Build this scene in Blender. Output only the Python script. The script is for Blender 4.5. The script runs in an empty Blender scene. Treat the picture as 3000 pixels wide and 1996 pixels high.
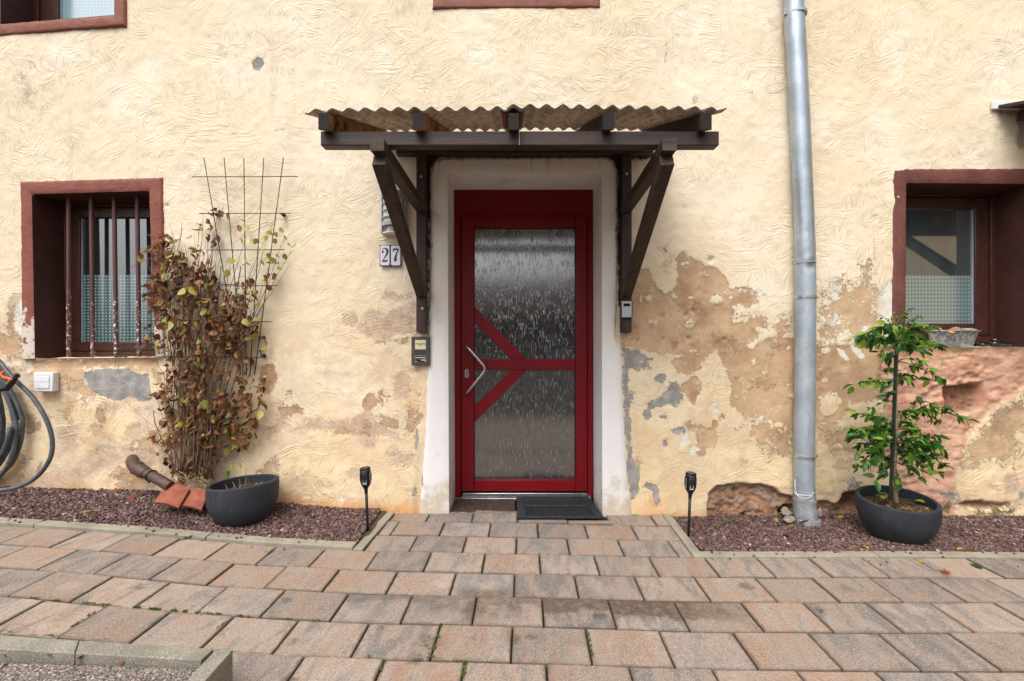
import bpy, bmesh, math, random
import numpy as np
from mathutils import Vector, Matrix, Euler
random.seed(11)
rng = np.random.default_rng(5)
PI = math.pi
S = bpy.context.scene
COL = S.collection
R = math.radians
# ---------------------------------------------------------------- camera, sky, sun, exposure
F = 1333.0            # focal length in photo pixels (3000 wide): a 16 mm lens
ZC = 1.106            # eye height above the door threshold
DW = 2.91             # distance camera to wall face (wall face is y = 0)
cam_d = bpy.data.cameras.new('camera'); cam = bpy.data.objects.new('camera', cam_d); COL.objects.link(cam)
cam.location = (0, -DW, ZC); cam.rotation_euler = (R(90), 0, 0)
cam_d.sensor_width = 36; cam_d.lens = 36 * F / 3000; cam_d.clip_start = .05; cam_d.clip_end = 400
S.camera = cam
W = bpy.data.worlds.new('World'); S.world = W; W.use_nodes = True
wn = W.node_tree.nodes; wl = W.node_tree.links; wn.clear()
SUN_EL, SUN_AZ = R(58), R(205)         # behind the camera, a little to the left
sky = wn.new('ShaderNodeTexSky'); sky.sky_type = 'NISHITA'; sky.sun_disc = False
sky.sun_elevation = SUN_EL; sky.sun_rotation = SUN_AZ; sky.air_density = 1.0; sky.dust_density = 5.0; sky.ozone_density = 1.0
hsv = wn.new('ShaderNodeHueSaturation'); hsv.inputs['Saturation'].default_value = .30   # overcast: a nearly grey sky
bg = wn.new('ShaderNodeBackground'); bg.inputs['Strength'].default_value = .15
wo = wn.new('ShaderNodeOutputWorld')
wl.new(sky.outputs[0], hsv.inputs['Color']); wl.new(hsv.outputs[0], bg.inputs[0]); wl.new(bg.outputs[0], wo.inputs[0])
sd = bpy.data.lights.new('sun', 'SUN'); sd.energy = 1.15; sd.angle = R(38); sd.color = (1, .96, .90)
so = bpy.data.objects.new('sun', sd); COL.objects.link(so)
sv = Vector((math.sin(SUN_AZ) * math.cos(SUN_EL), math.cos(SUN_AZ) * math.cos(SUN_EL), math.sin(SUN_EL)))
so.rotation_euler = (-sv).to_track_quat('-Z', 'Y').to_euler(); so.location = sv * 20
S.view_settings.view_transform = 'Standard'; S.view_settings.look = 'None'
S.view_settings.exposure = 0.68; S.view_settings.gamma = 1; S.view_settings.use_curve_mapping = False
S.cycles.max_bounces = 6; S.cycles.diffuse_bounces = 4; S.cycles.glossy_bounces = 3; S.cycles.transparent_max_bounces = 6
S.cycles.use_denoising = True
S.cycles.sample_clamp_indirect = 6

# ---------------------------------------------------------------- helpers
def P(px, py, d):
    """point seen at photo pixel (px, py) standing d metres in front of the lens"""
    return Vector(((px - 1500) * d / F, d - DW, ZC - (py - 998) * d / F))
def vnoise(x, y, seed=0):
    xi = np.floor(x).astype(np.int64); yi = np.floor(y).astype(np.int64)
    fx = x - xi; fy = y - yi
    fx = fx * fx * (3 - 2 * fx); fy = fy * fy * (3 - 2 * fy)
    def h(a, b):
        n = (a * 374761393 + b * 668265263 + seed * 974634777) & 0x7fffffff
        n = ((n ^ (n >> 13)) * 1274126177) & 0x7fffffff
        return ((n ^ (n >> 16)) & 0xffff) / 65535.0
    a = h(xi, yi); b = h(xi + 1, yi); c = h(xi, yi + 1); d = h(xi + 1, yi + 1)
    return (a * (1 - fx) + b * fx) * (1 - fy) + (c * (1 - fx) + d * fx) * fy
def fbm(x, y, oct=4, seed=0, gain=.5):
    s = 0; a = 1; t = 0
    for i in range(oct):
        s = s + a * vnoise(x * 2 ** i + 17.3 * i, y * 2 ** i - 9.1 * i, seed + i); t += a; a *= gain
    return s / t
class MB:
    """collects shapes and links them as one mesh object"""
    def __init__(s): s.v = []; s.f = []; s.m = []; s.uv = None
    def add(s, vs, fs, m=0):
        o = len(s.v); s.v += [tuple(v) for v in vs]; s.f += [tuple(i + o for i in f) for f in fs]; s.m += [m] * len(fs); return s
    def box(s, c, size, rot=None, m=0, taper=None):
        c = Vector(c); hx, hy, hz = size[0] / 2, size[1] / 2, size[2] / 2
        M = rot if rot is not None else Matrix.Identity(3)
        if isinstance(M, Euler): M = M.to_matrix()
        vs = []
        for z in (-1, 1):
            k = 1 if (taper is None or z < 0) else taper
            for x, y in ((-1, -1), (1, -1), (1, 1), (-1, 1)): vs.append(c + M @ Vector((x * hx * k, y * hy * k, z * hz)))
        return s.add(vs, [(3, 2, 1, 0), (4, 5, 6, 7), (0, 1, 5, 4), (1, 2, 6, 5), (2, 3, 7, 6), (3, 0, 4, 7)], m)
    def bb(s, a, b, m=0):
        return s.box([(a[i] + b[i]) / 2 for i in range(3)], [abs(b[i] - a[i]) for i in range(3)], m=m)
    def beam(s, a, b, w, h, up=(0, 0, 1), m=0):
        a = Vector(a); b = Vector(b); y = (b - a).normalized(); x = y.cross(Vector(up)).normalized(); z = x.cross(y)
        M = Matrix((x, y, z)).transposed()
        return s.box((a + b) / 2, (w, (b - a).length, h), M, m)
    def tube(s, pts, r, seg=8, m=0, caps=True):
        pts = [Vector(p) for p in pts]; n = len(pts); rs = r if isinstance(r, (list, tuple)) else [r] * n
        rings = []; prev = None
        for i in range(n):
            t = (pts[min(i + 1, n - 1)] - pts[max(i - 1, 0)]).normalized()
            if prev is None: x = t.orthogonal().normalized()
            else:
                x = (prev - t * prev.dot(t))
                x = x.normalized() if x.length > 1e-6 else t.orthogonal().normalized()
            prev = x; y = t.cross(x)
            rings.append([pts[i] + (x * math.cos(2 * PI * k / seg) + y * math.sin(2 * PI * k / seg)) * rs[i] for k in range(seg)])
        vs = [v for q in rings for v in q]; fs = []
        for i in range(n - 1):
            for k in range(seg):
                a = i * seg + k; b = i * seg + (k + 1) % seg
                fs.append((a, b, b + seg, a + seg))
        if caps: fs += [tuple(range(seg))[::-1], tuple((n - 1) * seg + k for k in range(seg))]
        return s.add(vs, fs, m)
    def lathe(s, prof, c=(0, 0, 0), seg=32, m=0, axis=None):
        """prof: (r, z) list"""
        c = Vector(c); M = Matrix.Identity(3)
        if axis is not None: M = Vector((0, 0, 1)).rotation_difference(Vector(axis)).to_matrix()
        vs = []; fs = []
        for r, z in prof:
            for k in range(seg): vs.append(c + M @ Vector((r * math.cos(2 * PI * k / seg), r * math.sin(2 * PI * k / seg), z)))
        for i in range(len(prof) - 1):
            for k in range(seg):
                a = i * seg + k; b = i * seg + (k + 1) % seg; fs.append((a, b, b + seg, a + seg))
        fs += [tuple(range(seg))[::-1], tuple((len(prof) - 1) * seg + k for k in range(seg))]
        return s.add(vs, fs, m)
    def prism(s, poly, a, b, ax='y', m=0):
        """2D poly extruded from a to b; ax y: poly in (x,z)"""
        n = len(poly)
        def pt(p, t): return (p[0], t, p[1]) if ax == 'y' else ((p[0], p[1], t) if ax == 'z' else (t, p[0], p[1]))
        vs = [pt(p, a) for p in poly] + [pt(p, b) for p in poly]
        fs = [tuple(range(n)), tuple(range(2 * n - 1, n - 1, -1))] + [(i, i + n, (i + 1) % n + n, (i + 1) % n) for i in range(n)]
        return s.add(vs, fs, m)
    def build(s, name, mats, parent=None, smooth=False, bevel=0, seg=2, fix=True, auto=None):
        me = bpy.data.meshes.new(name); me.from_pydata(s.v, [], s.f)
        if not isinstance(mats, (list, tuple)): mats = [mats]
        for q in mats: me.materials.append(q)
        if len(mats) > 1: me.polygons.foreach_set('material_index', s.m)
        if fix:
            bm = bmesh.new(); bm.from_mesh(me); bmesh.ops.recalc_face_normals(bm, faces=bm.faces); bm.to_mesh(me); bm.free()
        if auto is not None:
            me.shade_smooth(); me.set_sharp_from_angle(angle=R(auto))
        elif smooth: me.shade_smooth()
        o = bpy.data.objects.new(name, me); COL.objects.link(o)
        if parent is not None: o.parent = parent
        if bevel:
            b = o.modifiers.new('bevel', 'BEVEL'); b.width = bevel; b.segments = seg; b.limit_method = 'ANGLE'; b.angle_limit = R(35)
            me.shade_smooth(); me.set_sharp_from_angle(angle=R(50))
        return o
def tag(o, label=None, cat=None, group=None, kind=None):
    if label: o['label'] = label
    if cat: o['category'] = cat
    if group: o['group'] = group
    if kind: o['kind'] = kind
    return o
def thing(name, label, cat, loc=(0, 0, 0), group=None, rz=0):
    o = bpy.data.objects.new(name, None); COL.objects.link(o); o.location = loc; o.rotation_euler = (0, 0, rz); o.empty_display_size = .1
    return tag(o, label, cat, group)
def inst(name, me, parent=None, loc=(0, 0, 0), rot=(0, 0, 0), sc=1):
    o = bpy.data.objects.new(name, me); COL.objects.link(o)
    if parent is not None: o.parent = parent
    o.location = loc; o.rotation_euler = rot; o.scale = (sc, sc, sc) if not isinstance(sc, (tuple, list)) else sc
    return o
def npmesh(name, verts, faces, mats, parent=None, smooth=True):
    """fast mesh from numpy arrays; faces (n,3) or (n,4)"""
    me = bpy.data.meshes.new(name); verts = np.asarray(verts, np.float32); faces = np.asarray(faces, np.int32)
    n, k = faces.shape
    me.vertices.add(len(verts)); me.vertices.foreach_set('co', verts.ravel())
    me.loops.add(n * k); me.loops.foreach_set('vertex_index', faces.ravel())
    me.polygons.add(n); me.polygons.foreach_set('loop_start', np.arange(0, n * k, k, dtype=np.int32))
    me.polygons.foreach_set('loop_total', np.full(n, k, np.int32))
    me.update(calc_edges=True); me.validate()
    if smooth: me.shade_smooth()
    for q in (mats if isinstance(mats, (list, tuple)) else [mats]): me.materials.append(q)
    o = bpy.data.objects.new(name, me); COL.objects.link(o)
    if parent is not None: o.parent = parent
    return o
def fattr(o, name, vals):
    a = o.data.attributes.new(name, 'FLOAT', 'POINT'); a.data.foreach_set('value', np.asarray(vals, np.float32))

# ---------------------------------------------------------------- node helper
class N:
    def __init__(s, name):
        s.m = bpy.data.materials.new(name); s.m.use_nodes = True; s.t = s.m.node_tree; s.t.nodes.clear()
        s.out = s.t.nodes.new('ShaderNodeOutputMaterial'); s.bs = None
    def nd(s, ty, **kw):
        n = s.t.nodes.new('ShaderNode' + ty)
        for k, v in kw.items(): setattr(n, k, v)
        return n
    def put(s, sock, v):
        if v is None: return
        if isinstance(v, bpy.types.NodeSocket): s.t.links.new(v, sock)
        elif isinstance(v, (tuple, list)) and len(v) == 3 and sock.type == 'RGBA': sock.default_value = (*v, 1)
        else: sock.default_value = v
    def co(s, w='Object'): return s.nd('TexCoord').outputs[w]
    def pos(s): return s.nd('NewGeometry').outputs['Position']
    def rnd(s): return s.nd('ObjectInfo').outputs['Random']
    def attr(s, n, w='Fac'): return s.nd('Attribute', attribute_name=n).outputs[w]
    def map(s, v, loc=(0, 0, 0), rot=(0, 0, 0), sc=(1, 1, 1)):
        n = s.nd('Mapping'); s.put(n.inputs[0], v); s.put(n.inputs[1], loc); s.put(n.inputs[2], rot); s.put(n.inputs[3], sc); return n.outputs[0]
    def noise(s, v, sc, det=4, rough=.55, dist=0, w='Fac'):
        n = s.nd('TexNoise'); s.put(n.inputs['Vector'], v); s.put(n.inputs['Scale'], sc); s.put(n.inputs['Detail'], det)
        s.put(n.inputs['Roughness'], rough); s.put(n.inputs['Distortion'], dist); return n.outputs[w]
    def vor(s, v, sc, feat='F1', w='Distance', rnd=1, dim='3D'):
        n = s.nd('TexVoronoi', feature=feat, voronoi_dimensions=dim); s.put(n.inputs['Vector'], v); s.put(n.inputs['Scale'], sc); s.put(n.inputs['Randomness'], rnd); return n.outputs[w]
    def ma(s, op, a, b=None, c=None, clamp=False):
        n = s.nd('Math', operation=op, use_clamp=clamp); s.put(n.inputs[0], a)
        if b is not None: s.put(n.inputs[1], b)
        if c is not None: s.put(n.inputs[2], c)
        return n.outputs[0]
    def vm(s, op, a, b=None, c=None, w=0):
        n = s.nd('VectorMath', operation=op); s.put(n.inputs[0], a)
        if b is not None: s.put(n.inputs[3] if op == 'SCALE' else n.inputs[1], b)
        if c is not None: s.put(n.inputs[2], c)
        return n.outputs[w]
    def mr(s, v, a, b, c=0, d=1, smooth=True):
        n = s.nd('MapRange', interpolation_type='SMOOTHSTEP' if smooth else 'LINEAR'); 
        for i, x in enumerate((v, a, b, c, d)): s.put(n.inputs[i], x)
        return n.outputs[0]
    def mix(s, f, a, b, bt='MIX'):
        n = s.nd('Mix', data_type='RGBA', blend_type=bt); s.put(n.inputs[0], f); s.put(n.inputs[6], a); s.put(n.inputs[7], b); return n.outputs[2]
    def mf(s, f, a, b):
        n = s.nd('Mix', data_type='FLOAT'); s.put(n.inputs[0], f); s.put(n.inputs[2], a); s.put(n.inputs[3], b); return n.outputs[0]
    def ramp(s, v, stops, const=False):
        n = s.nd('ValToRGB'); cr = n.color_ramp
        if const: cr.interpolation = 'CONSTANT'
        while len(cr.elements) < len(stops): cr.elements.new(.5)
        for e, (p, c) in zip(cr.elements, stops): e.position = p; e.color = (*c, 1) if len(c) == 3 else c
        s.put(n.inputs[0], v); return n.outputs[0]
    def sep(s, v):
        n = s.nd('SeparateXYZ'); s.put(n.inputs[0], v); return n.outputs
    def comb(s, x=0, y=0, z=0):
        n = s.nd('CombineXYZ'); s.put(n.inputs[0], x); s.put(n.inputs[1], y); s.put(n.inputs[2], z); return n.outputs[0]
    def bump(s, h, strength=.5, dist=.01, normal=None):
        n = s.nd('Bump'); s.put(n.inputs['Height'], h); s.put(n.inputs['Strength'], strength); s.put(n.inputs['Distance'], dist)
        if normal is not None: s.put(n.inputs['Normal'], normal)
        return n.outputs[0]
    def pr(s, col=None, rough=.6, metal=0, spec=.5, normal=None, coat=0, ior=1.45, trans=0, alpha=None, sheen=0, sss=0):
        b = s.nd('BsdfPrincipled'); s.put(b.inputs['Base Color'], col); s.put(b.inputs['Roughness'], rough); s.put(b.inputs['Metallic'], metal)
        s.put(b.inputs['Specular IOR Level'], spec); s.put(b.inputs['Coat Weight'], coat); s.put(b.inputs['IOR'], ior); s.put(b.inputs['Transmission Weight'], trans)
        if alpha is not None: s.put(b.inputs['Alpha'], alpha)
        if normal is not None: s.put(b.inputs['Normal'], normal)
        s.t.links.new(b.outputs[0], s.out.inputs[0]); s.bs = b; return s.m
def simple(name, col, rough=.5, metal=0, spec=.5, nsc=30, var=.25, bump=.15, bsc=120, coat=0):
    n = N(name); c = n.co()
    a = n.noise(c, nsc, 4); k = n.mr(a, .3, .7, 1 - var, 1 + var)
    colr = n.mix(1.0, col, n.comb(k, k, k), 'MULTIPLY')
    return n.pr(colr, n.mr(n.noise(c, nsc * 2.3, 3), .3, .7, rough * .85, min(1, rough * 1.15)), metal, spec, n.bump(n.noise(c, bsc, 3), bump, .002), coat)
# ---------------------------------------------------------------- materials
def plaster_mat(name='plaster', painted=None):
    """trowelled render: masks m_* are the weathered patches of this very wall"""
    n = N(name); p = n.pos(); x, y, z = n.sep(p); uv = n.comb(x, z, 0)
    warp = n.vm('SCALE', n.vm('SUBTRACT', n.noise(uv, 5.0, 3, w='Color'), (.5, .5, .5)), .09)
    h = n.ma('MULTIPLY', n.noise(uv, 30, 4, .6), .25)
    for k, (sc, fr, off) in enumerate(((4.2, 74, 0), (5.6, 84, 31.7), (3.4, 66, 77.1), (6.8, 92, 12.3))):
        q = n.vm('ADD', n.vm('ADD', uv, warp), (off, off * .7, 0))
        vo = n.nd('TexVoronoi', feature='F1', voronoi_dimensions='2D'); n.put(vo.inputs['Vector'], q); n.put(vo.inputs['Scale'], sc)
        r = n.sep(vo.outputs['Color'])
        loc = n.vm('SUBTRACT', q, vo.outputs['Position'])
        ro = n.nd('VectorRotate', rotation_type='Z_AXIS'); n.put(ro.inputs['Vector'], loc); n.put(ro.inputs['Angle'], n.ma('MULTIPLY', r[0], 6.283))
        lx, ly, lz = n.sep(ro.outputs[0])
        # arcs of a swung trowel: distance from a pivot a hand's reach away
        px_ = n.ma('ADD', lx, n.mr(r[2], 0, 1, .14, .5, False))
        rad = n.ma('POWER', n.ma('ADD', n.ma('MULTIPLY', px_, px_), n.ma('MULTIPLY', ly, ly)), .5)
        ang = n.ma('ARCTAN2', ly, px_)
        rad = n.ma('ADD', rad, n.ma('MULTIPLY', n.noise(uv, 14, 2), .008))
        vv = n.comb(n.ma('MULTIPLY', rad, fr * 1.15), n.ma('MULTIPLY', ang, 1.1), n.ma('MULTIPLY', r[1], 50))
        rid = n.mr(n.noise(vv, 1.0, 2, .65), .47, .66)
        env = n.ma('MULTIPLY', n.mr(n.noise(n.vm('ADD', uv, (off, 3, 0)), 5.5, 3, .6), .44, .58), n.mr(vo.outputs['Distance'], .62, .50))
        if k: h = n.mf(n.ma('MULTIPLY', env, .9), h, rid)
        else: h = n.mf(n.ma('MULTIPLY', env, .8), h, rid)
    soft = n.ma('MULTIPLY', n.noise(uv, 8, 6, .62), 1.1)
    grain = n.noise(uv, 140, 3, .7)
    # sharp little tears and crumbs
    tear = n.mr(n.noise(n.vm('ADD', uv, n.vm('SCALE', warp, .6)), 22, 6, .72, .8), .56, .66)
    h = n.ma('ADD', h, n.ma('ADD', soft, n.ma('MULTIPLY', tear, .45)))
    edgeN = n.ma('ADD', n.ma('MULTIPLY', n.ma('SUBTRACT', n.noise(uv, 9, 9, .8), .5), 2.0), n.ma('MULTIPLY', n.ma('SUBTRACT', n.noise(uv, 50, 5, .75), .5), .9))
    def mask(a, amp=1.0, lo=.47, hi=.53, add=None):
        v = n.attr(a)
        # the ragged edge only matters near the edge: amplitude fades where the field is 0 or 1
        e = n.ma('MULTIPLY', edgeN, n.ma('MULTIPLY', n.mr(v, 0.0, .22), amp))
        v = n.ma('ADD', v, e)
        if add is not None: v = n.ma('ADD', v, add)
        return n.mr(v, lo, hi)
    # worn brush marks: paint stays on the ridges where the patch is only half bare
    mb = mask('m_brown', 1.0, .46, .56, n.ma('MULTIPLY', n.ma('SUBTRACT', h, 1.0), -.16))
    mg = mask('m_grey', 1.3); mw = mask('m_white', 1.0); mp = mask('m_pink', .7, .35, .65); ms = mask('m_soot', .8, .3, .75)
    mo = mask('m_orange', .6, .1, .9); mt = mask('m_stain', .9, .3, .7); mrb = mask('m_rub', .5, .4, .6); mgn = mask('m_green', 1.1, .45, .65)
    mpu = mask('m_purple', 1.0, .42, .6)
    big = n.noise(uv, 1.1, 3, .5)
    cream = n.mix(n.mr(big, .3, .7), (.775, .645, .455), (.815, .71, .55))
    cream = n.mix(n.mr(n.noise(uv, 2.3, 5, .6), .48, .75), cream, (.845, .77, .64))
    pinkish = n.mr(n.noise(n.vm('ADD', uv, (9, 3, 0)), 2.7, 5, .65), .52, .68)
    cream = n.mix(n.ma('MULTIPLY', pinkish, .35), cream, (.70, .56, .43))
    lowz = n.mr(n.ma('ADD', z, n.ma('MULTIPLY', n.noise(uv, 2, 4), 1.2)), 2.2, .7)
    cream = n.mix(n.ma('MULTIPLY', lowz, .55), cream, (.76, .56, .29))
    # slightly darker tone along the tears, in patches
    tear_tone = n.ma('MULTIPLY', n.mr(tear, .2, 1), n.mr(n.noise(uv, 3.1, 3), .45, .65))
    cream = n.mix(n.ma('MULTIPLY', tear_tone, .28), cream, (.42, .32, .19))
    spots = n.mr(n.noise(n.vm('ADD', uv, (5, 5, 0)), 26, 4, .7), .64, .72)
    spots = n.ma('MULTIPLY', spots, n.mr(n.noise(uv, 1.3, 2), .52, .62))
    spots = n.ma('MULTIPLY', spots, n.mr(x, 1.9, 2.6))
    cream = n.mix(n.ma('MULTIPLY', spots, .42), cream, (.33, .27, .2))
    brown = n.mix(n.mr(n.noise(uv, 5.5, 6, .68), .35, .65), (.40, .25, .15), (.56, .395, .25))
    brown = n.mix(n.mr(n.noise(uv, 16, 5, .7), .52, .7), brown, (.30, .18, .108))
    brown = n.mix(n.mr(n.noise(n.vm('ADD', uv, (4, 8, 0)), 3.4, 4, .6), .55, .72), brown, (.54, .30, .19))
    brown = n.mix(n.mr(n.noise(n.vm('ADD', uv, (14, 8, 0)), 1.9, 6, .65), .42, .62, 0, .8), brown, (.60, .42, .26))
    brown = n.mix(n.mr(n.noise(n.vm('ADD', uv, (1, 18, 0)), 2.3, 6, .65), .50, .66, 0, .7), brown, (.33, .20, .125))
    worn = n.ma('MULTIPLY', n.mr(n.ma('ADD', n.noise(uv, 17, 7, .82), n.ma('MULTIPLY', h, .07)), .60, .66), n.mr(n.noise(n.vm('ADD', uv, (7, 1, 0)), 2.4, 3), .40, .60))
    brown = n.mix(n.ma('MULTIPLY', worn, .75), brown, (.72, .58, .36))
    pink = n.mix(n.mr(n.noise(uv, 9, 6, .72), .38, .62), (.56, .285, .195), (.70, .44, .32))
    pink = n.mix(n.mr(n.noise(n.vm('ADD', uv, (2, 5, 0)), 4, 5, .7), .55, .68), pink, (.52, .40, .22))
    purple = n.mix(n.mr(n.noise(uv, 18, 6, .7), .35, .65), (.40, .255, .185), (.60, .46, .36))
    grey = n.mix(n.mr(n.noise(uv, 14, 5, .7), .35, .7), (.23, .225, .22), (.40, .385, .37))
    white = n.mix(n.noise(uv, 20, 4), (.70, .64, .54), (.80, .77, .70))
    rub = n.mix(n.mr(n.noise(uv, 13, 6, .75), .35, .65), (.22, .125, .08), (.46, .255, .155))
    rub = n.mix(n.mr(n.noise(n.vm('ADD', uv, (3, 1, 0)), 5, 5, .7), .5, .66), rub, (.32, .27, .22))
    # broad faded staining over the lower half
    lowm = n.mr(z, 1.45, .9)
    st1 = n.ma('MULTIPLY', n.mr(n.noise(n.vm('ADD', uv, (21, 4, 0)), 2.6, 9, .72), .47, .57), lowm)
    st2 = n.ma('MULTIPLY', n.mr(n.noise(n.vm('ADD', uv, (2, 44, 0)), 3.8, 9, .74), .50, .60), lowm)
    cream = n.mix(n.ma('MULTIPLY', st1, n.mr(x, -1.2, -2.4, .45, .85)), cream, (.60, .43, .27)); cream = n.mix(n.ma('MULTIPLY', st2, n.mr(x, -1.2, -2.4, .45, .8)), cream, (.64, .53, .42))
    streaks = n.ma('MULTIPLY', n.mr(n.noise(n.map(uv, sc=(1, .10, 1)), 9, 5, .65), .54, .72), n.mr(n.noise(uv, .9, 2), .45, .6))
    cream = n.mix(n.ma('MULTIPLY', streaks, .22), cream, (.45, .36, .25))
    c = cream
    c = n.mix(mo, c, (.66, .31, .10))
    c = n.mix(n.ma('MULTIPLY', mpu, .75), c, purple)
    c = n.mix(mb, c, brown); c = n.mix(mp, c, pink); c = n.mix(mg, c, grey); c = n.mix(mw, c, white); c = n.mix(mrb, c, rub)
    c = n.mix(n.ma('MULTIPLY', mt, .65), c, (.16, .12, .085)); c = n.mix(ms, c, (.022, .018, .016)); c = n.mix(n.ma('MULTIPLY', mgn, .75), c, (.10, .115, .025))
    c = n.mix(n.ma('MULTIPLY', n.mr(grain, .35, .7), .16), c, (.25, .18, .1))
    bare = n.ma('MAXIMUM', mb, n.ma('MAXIMUM', mg, mp))
    hh = n.ma('MULTIPLY', h, n.mf(bare, 1.0, .40))
    hh = n.ma('SUBTRACT', hh, n.ma('MULTIPLY', bare, .95))
    hh = n.ma('SUBTRACT', hh, n.ma('MULTIPLY', n.ma('MAXIMUM', mpu, mw), .35))
    hh = n.ma('ADD', hh, n.ma('MULTIPLY', n.noise(uv, 55, 4, .7), n.mf(bare, .13, .34)))
    rough_r = n.ma('MULTIPLY', n.noise(n.map(n.comb(x, y, z), sc=(1, 1, 1.5)), 17, 10, .8), n.ma('MAXIMUM', mrb, mp))
    nb = n.bump(hh, .8, n.mr(n.noise(n.vm('ADD', uv, (1, 9, 0)), 1.7, 3, .6), .36, .62, .0017, .0036))
    nb = n.bump(rough_r, 1.0, .011, nb)
    nb = n.bump(grain, .35, .0016, nb)
    return n.pr(c, .88, 0, .25, nb)
M = {}
M['plaster'] = plaster_mat()
def paint_band(name, col, col2, peel_lo=.62, light=(.62, .54, .46), relief=1.0, zpeel=None, rough=.62):
    n = N(name); p = n.pos(); c = n.mix(n.mr(n.noise(p, 7, 5, .65), .3, .7), col, col2)
    c = n.mix(n.mr(n.noise(p, 30, 5, .7), .55, .75), c, tuple(k * .62 for k in col))
    pe = n.noise(p, 26, 7, .72)
    if zpeel is not None:
        z = n.sep(p)[2]; pe = n.ma('ADD', pe, n.mr(z, zpeel[0], zpeel[1], zpeel[2], 0))
    pm = n.mr(pe, peel_lo, peel_lo + .02)
    c = n.mix(pm, c, light)
    h = n.ma('ADD', n.noise(n.map(p, rot=(0, .6, 0), sc=(1, 1, 3)), 18, 5, .7), n.ma('MULTIPLY', pm, -.5))
    return n.pr(c, rough, 0, .4, n.bump(h, .6 * relief, .006))
M['band'] = paint_band('red_brown_paint', (.20, .062, .040), (.26, .090, .060), .76)
M['band_left'] = paint_band('red_brown_paint_peeling', (.20, .058, .042), (.255, .082, .060), .74, zpeel=(1.10, 1.52, .32))
M['band_right'] = paint_band('brown_paint_worn', (.115, .042, .034), (.18, .066, .052), .735, light=(.45, .38, .36), zpeel=(1.05, 1.5, .20))
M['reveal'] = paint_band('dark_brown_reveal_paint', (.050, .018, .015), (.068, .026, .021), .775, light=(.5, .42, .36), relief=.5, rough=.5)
def surround_mat():
    n = N('door_surround_render'); p = n.pos(); x, y, z = n.sep(p); uv = n.comb(x, z, y)
    c = n.mix(n.mr(n.noise(uv, 3, 5, .6), .3, .7), (.74, .685, .625), (.80, .765, .73))
    c = n.mix(n.mr(z, 1.3, .75, 0, .8), c, (.72, .72, .735))
    low = n.mr(n.ma('ADD', z, n.ma('MULTIPLY', n.ma('SUBTRACT', n.noise(uv, 6, 5, .7), .5), 1.3)), .30, .0)
    c = n.mix(n.ma('MULTIPLY', low, .75), c, (.50, .40, .27))
    c = n.mix(n.mr(n.noise(uv, 4.5, 5, .7), .60, .74, 0, .5), c, (.42, .34, .27))
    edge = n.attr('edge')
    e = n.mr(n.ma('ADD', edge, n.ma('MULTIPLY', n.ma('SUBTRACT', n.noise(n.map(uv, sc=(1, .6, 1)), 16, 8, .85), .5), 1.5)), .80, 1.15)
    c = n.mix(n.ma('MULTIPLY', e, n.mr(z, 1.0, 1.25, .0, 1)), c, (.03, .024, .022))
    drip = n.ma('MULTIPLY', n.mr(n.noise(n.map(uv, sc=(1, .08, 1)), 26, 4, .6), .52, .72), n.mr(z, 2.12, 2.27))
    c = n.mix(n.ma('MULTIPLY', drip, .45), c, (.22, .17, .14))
    h = n.ma('ADD', n.noise(uv, 120, 4, .75), n.ma('MULTIPLY', n.noise(uv, 12, 5), .8))
    return n.pr(c, .85, 0, .2, n.bump(h, .55, .003))
M['surround'] = surround_mat()
def wood(name, c1, c2, axis=0, gl=.42, dark=None):
    n = N(name); o = n.co(); sc = [14, 14, 14]; sc[axis] = 1.2
    o = n.vm('ADD', o, n.comb(n.ma('MULTIPLY', n.rnd(), 40), n.ma('MULTIPLY', n.rnd(), 17), 0))
    g = n.noise(n.map(o, sc=tuple(sc)), 3, 6, .65, .6); f = n.noise(n.map(o, sc=tuple(3 * s for s in sc)), 4, 4, .6)
    c = n.mix(n.mr(g, .3, .7), c1, c2); c = n.mix(n.mr(f, .55, .8, 0, .6), c, tuple(k * .4 for k in c1))
    if dark: c = n.mix(n.mr(n.noise(o, 9, 6, .75), .48, .60), c, dark)
    return n.pr(c, n.mr(g, .3, .7, gl, gl + .2), 0, .45, n.bump(n.ma('ADD', g, n.ma('MULTIPLY', f, .6)), .5, .003))
M['wood_x'] = wood('dark_stained_timber', (.016, .009, .009), (.068, .036, .030), 0)
M['wood_y'] = wood('dark_stained_timber_lengthwise', (.016, .009, .007), (.072, .040, .028), 1, .55)
M['wood_z'] = wood('dark_stained_timber_upright', (.014, .008, .008), (.064, .033, .028), 2)
M['wood_raw'] = wood('weathered_raw_timber', (.30, .13, .045), (.48, .25, .10), 1, .7, (.045, .028, .016))
M['wood_end'] = wood('dark_end_grain', (.010, .008, .007), (.026, .019, .016), 0, .8)
M['wood_top'] = wood('bleached_end_grain', (.030, .022, .018), (.105, .078, .062), 0, .8)
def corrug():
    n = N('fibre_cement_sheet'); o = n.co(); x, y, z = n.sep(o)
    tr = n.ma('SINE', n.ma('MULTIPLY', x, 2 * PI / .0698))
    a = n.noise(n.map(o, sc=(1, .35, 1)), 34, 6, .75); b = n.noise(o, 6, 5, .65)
    c = n.mix(n.mr(b, .3, .7), (.68, .54, .41), (.80, .67, .53))  # base colour raised to stand for light the underside lacks
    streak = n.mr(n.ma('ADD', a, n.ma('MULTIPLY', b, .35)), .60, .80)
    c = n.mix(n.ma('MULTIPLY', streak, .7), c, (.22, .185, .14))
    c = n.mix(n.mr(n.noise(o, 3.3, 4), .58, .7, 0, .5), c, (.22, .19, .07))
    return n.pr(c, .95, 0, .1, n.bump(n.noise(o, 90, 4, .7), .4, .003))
M['sheet'] = corrug()
M['sheet_edge'] = simple('sheet_edge_dark', (.045, .042, .036), .95, nsc=60, var=.6)
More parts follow.
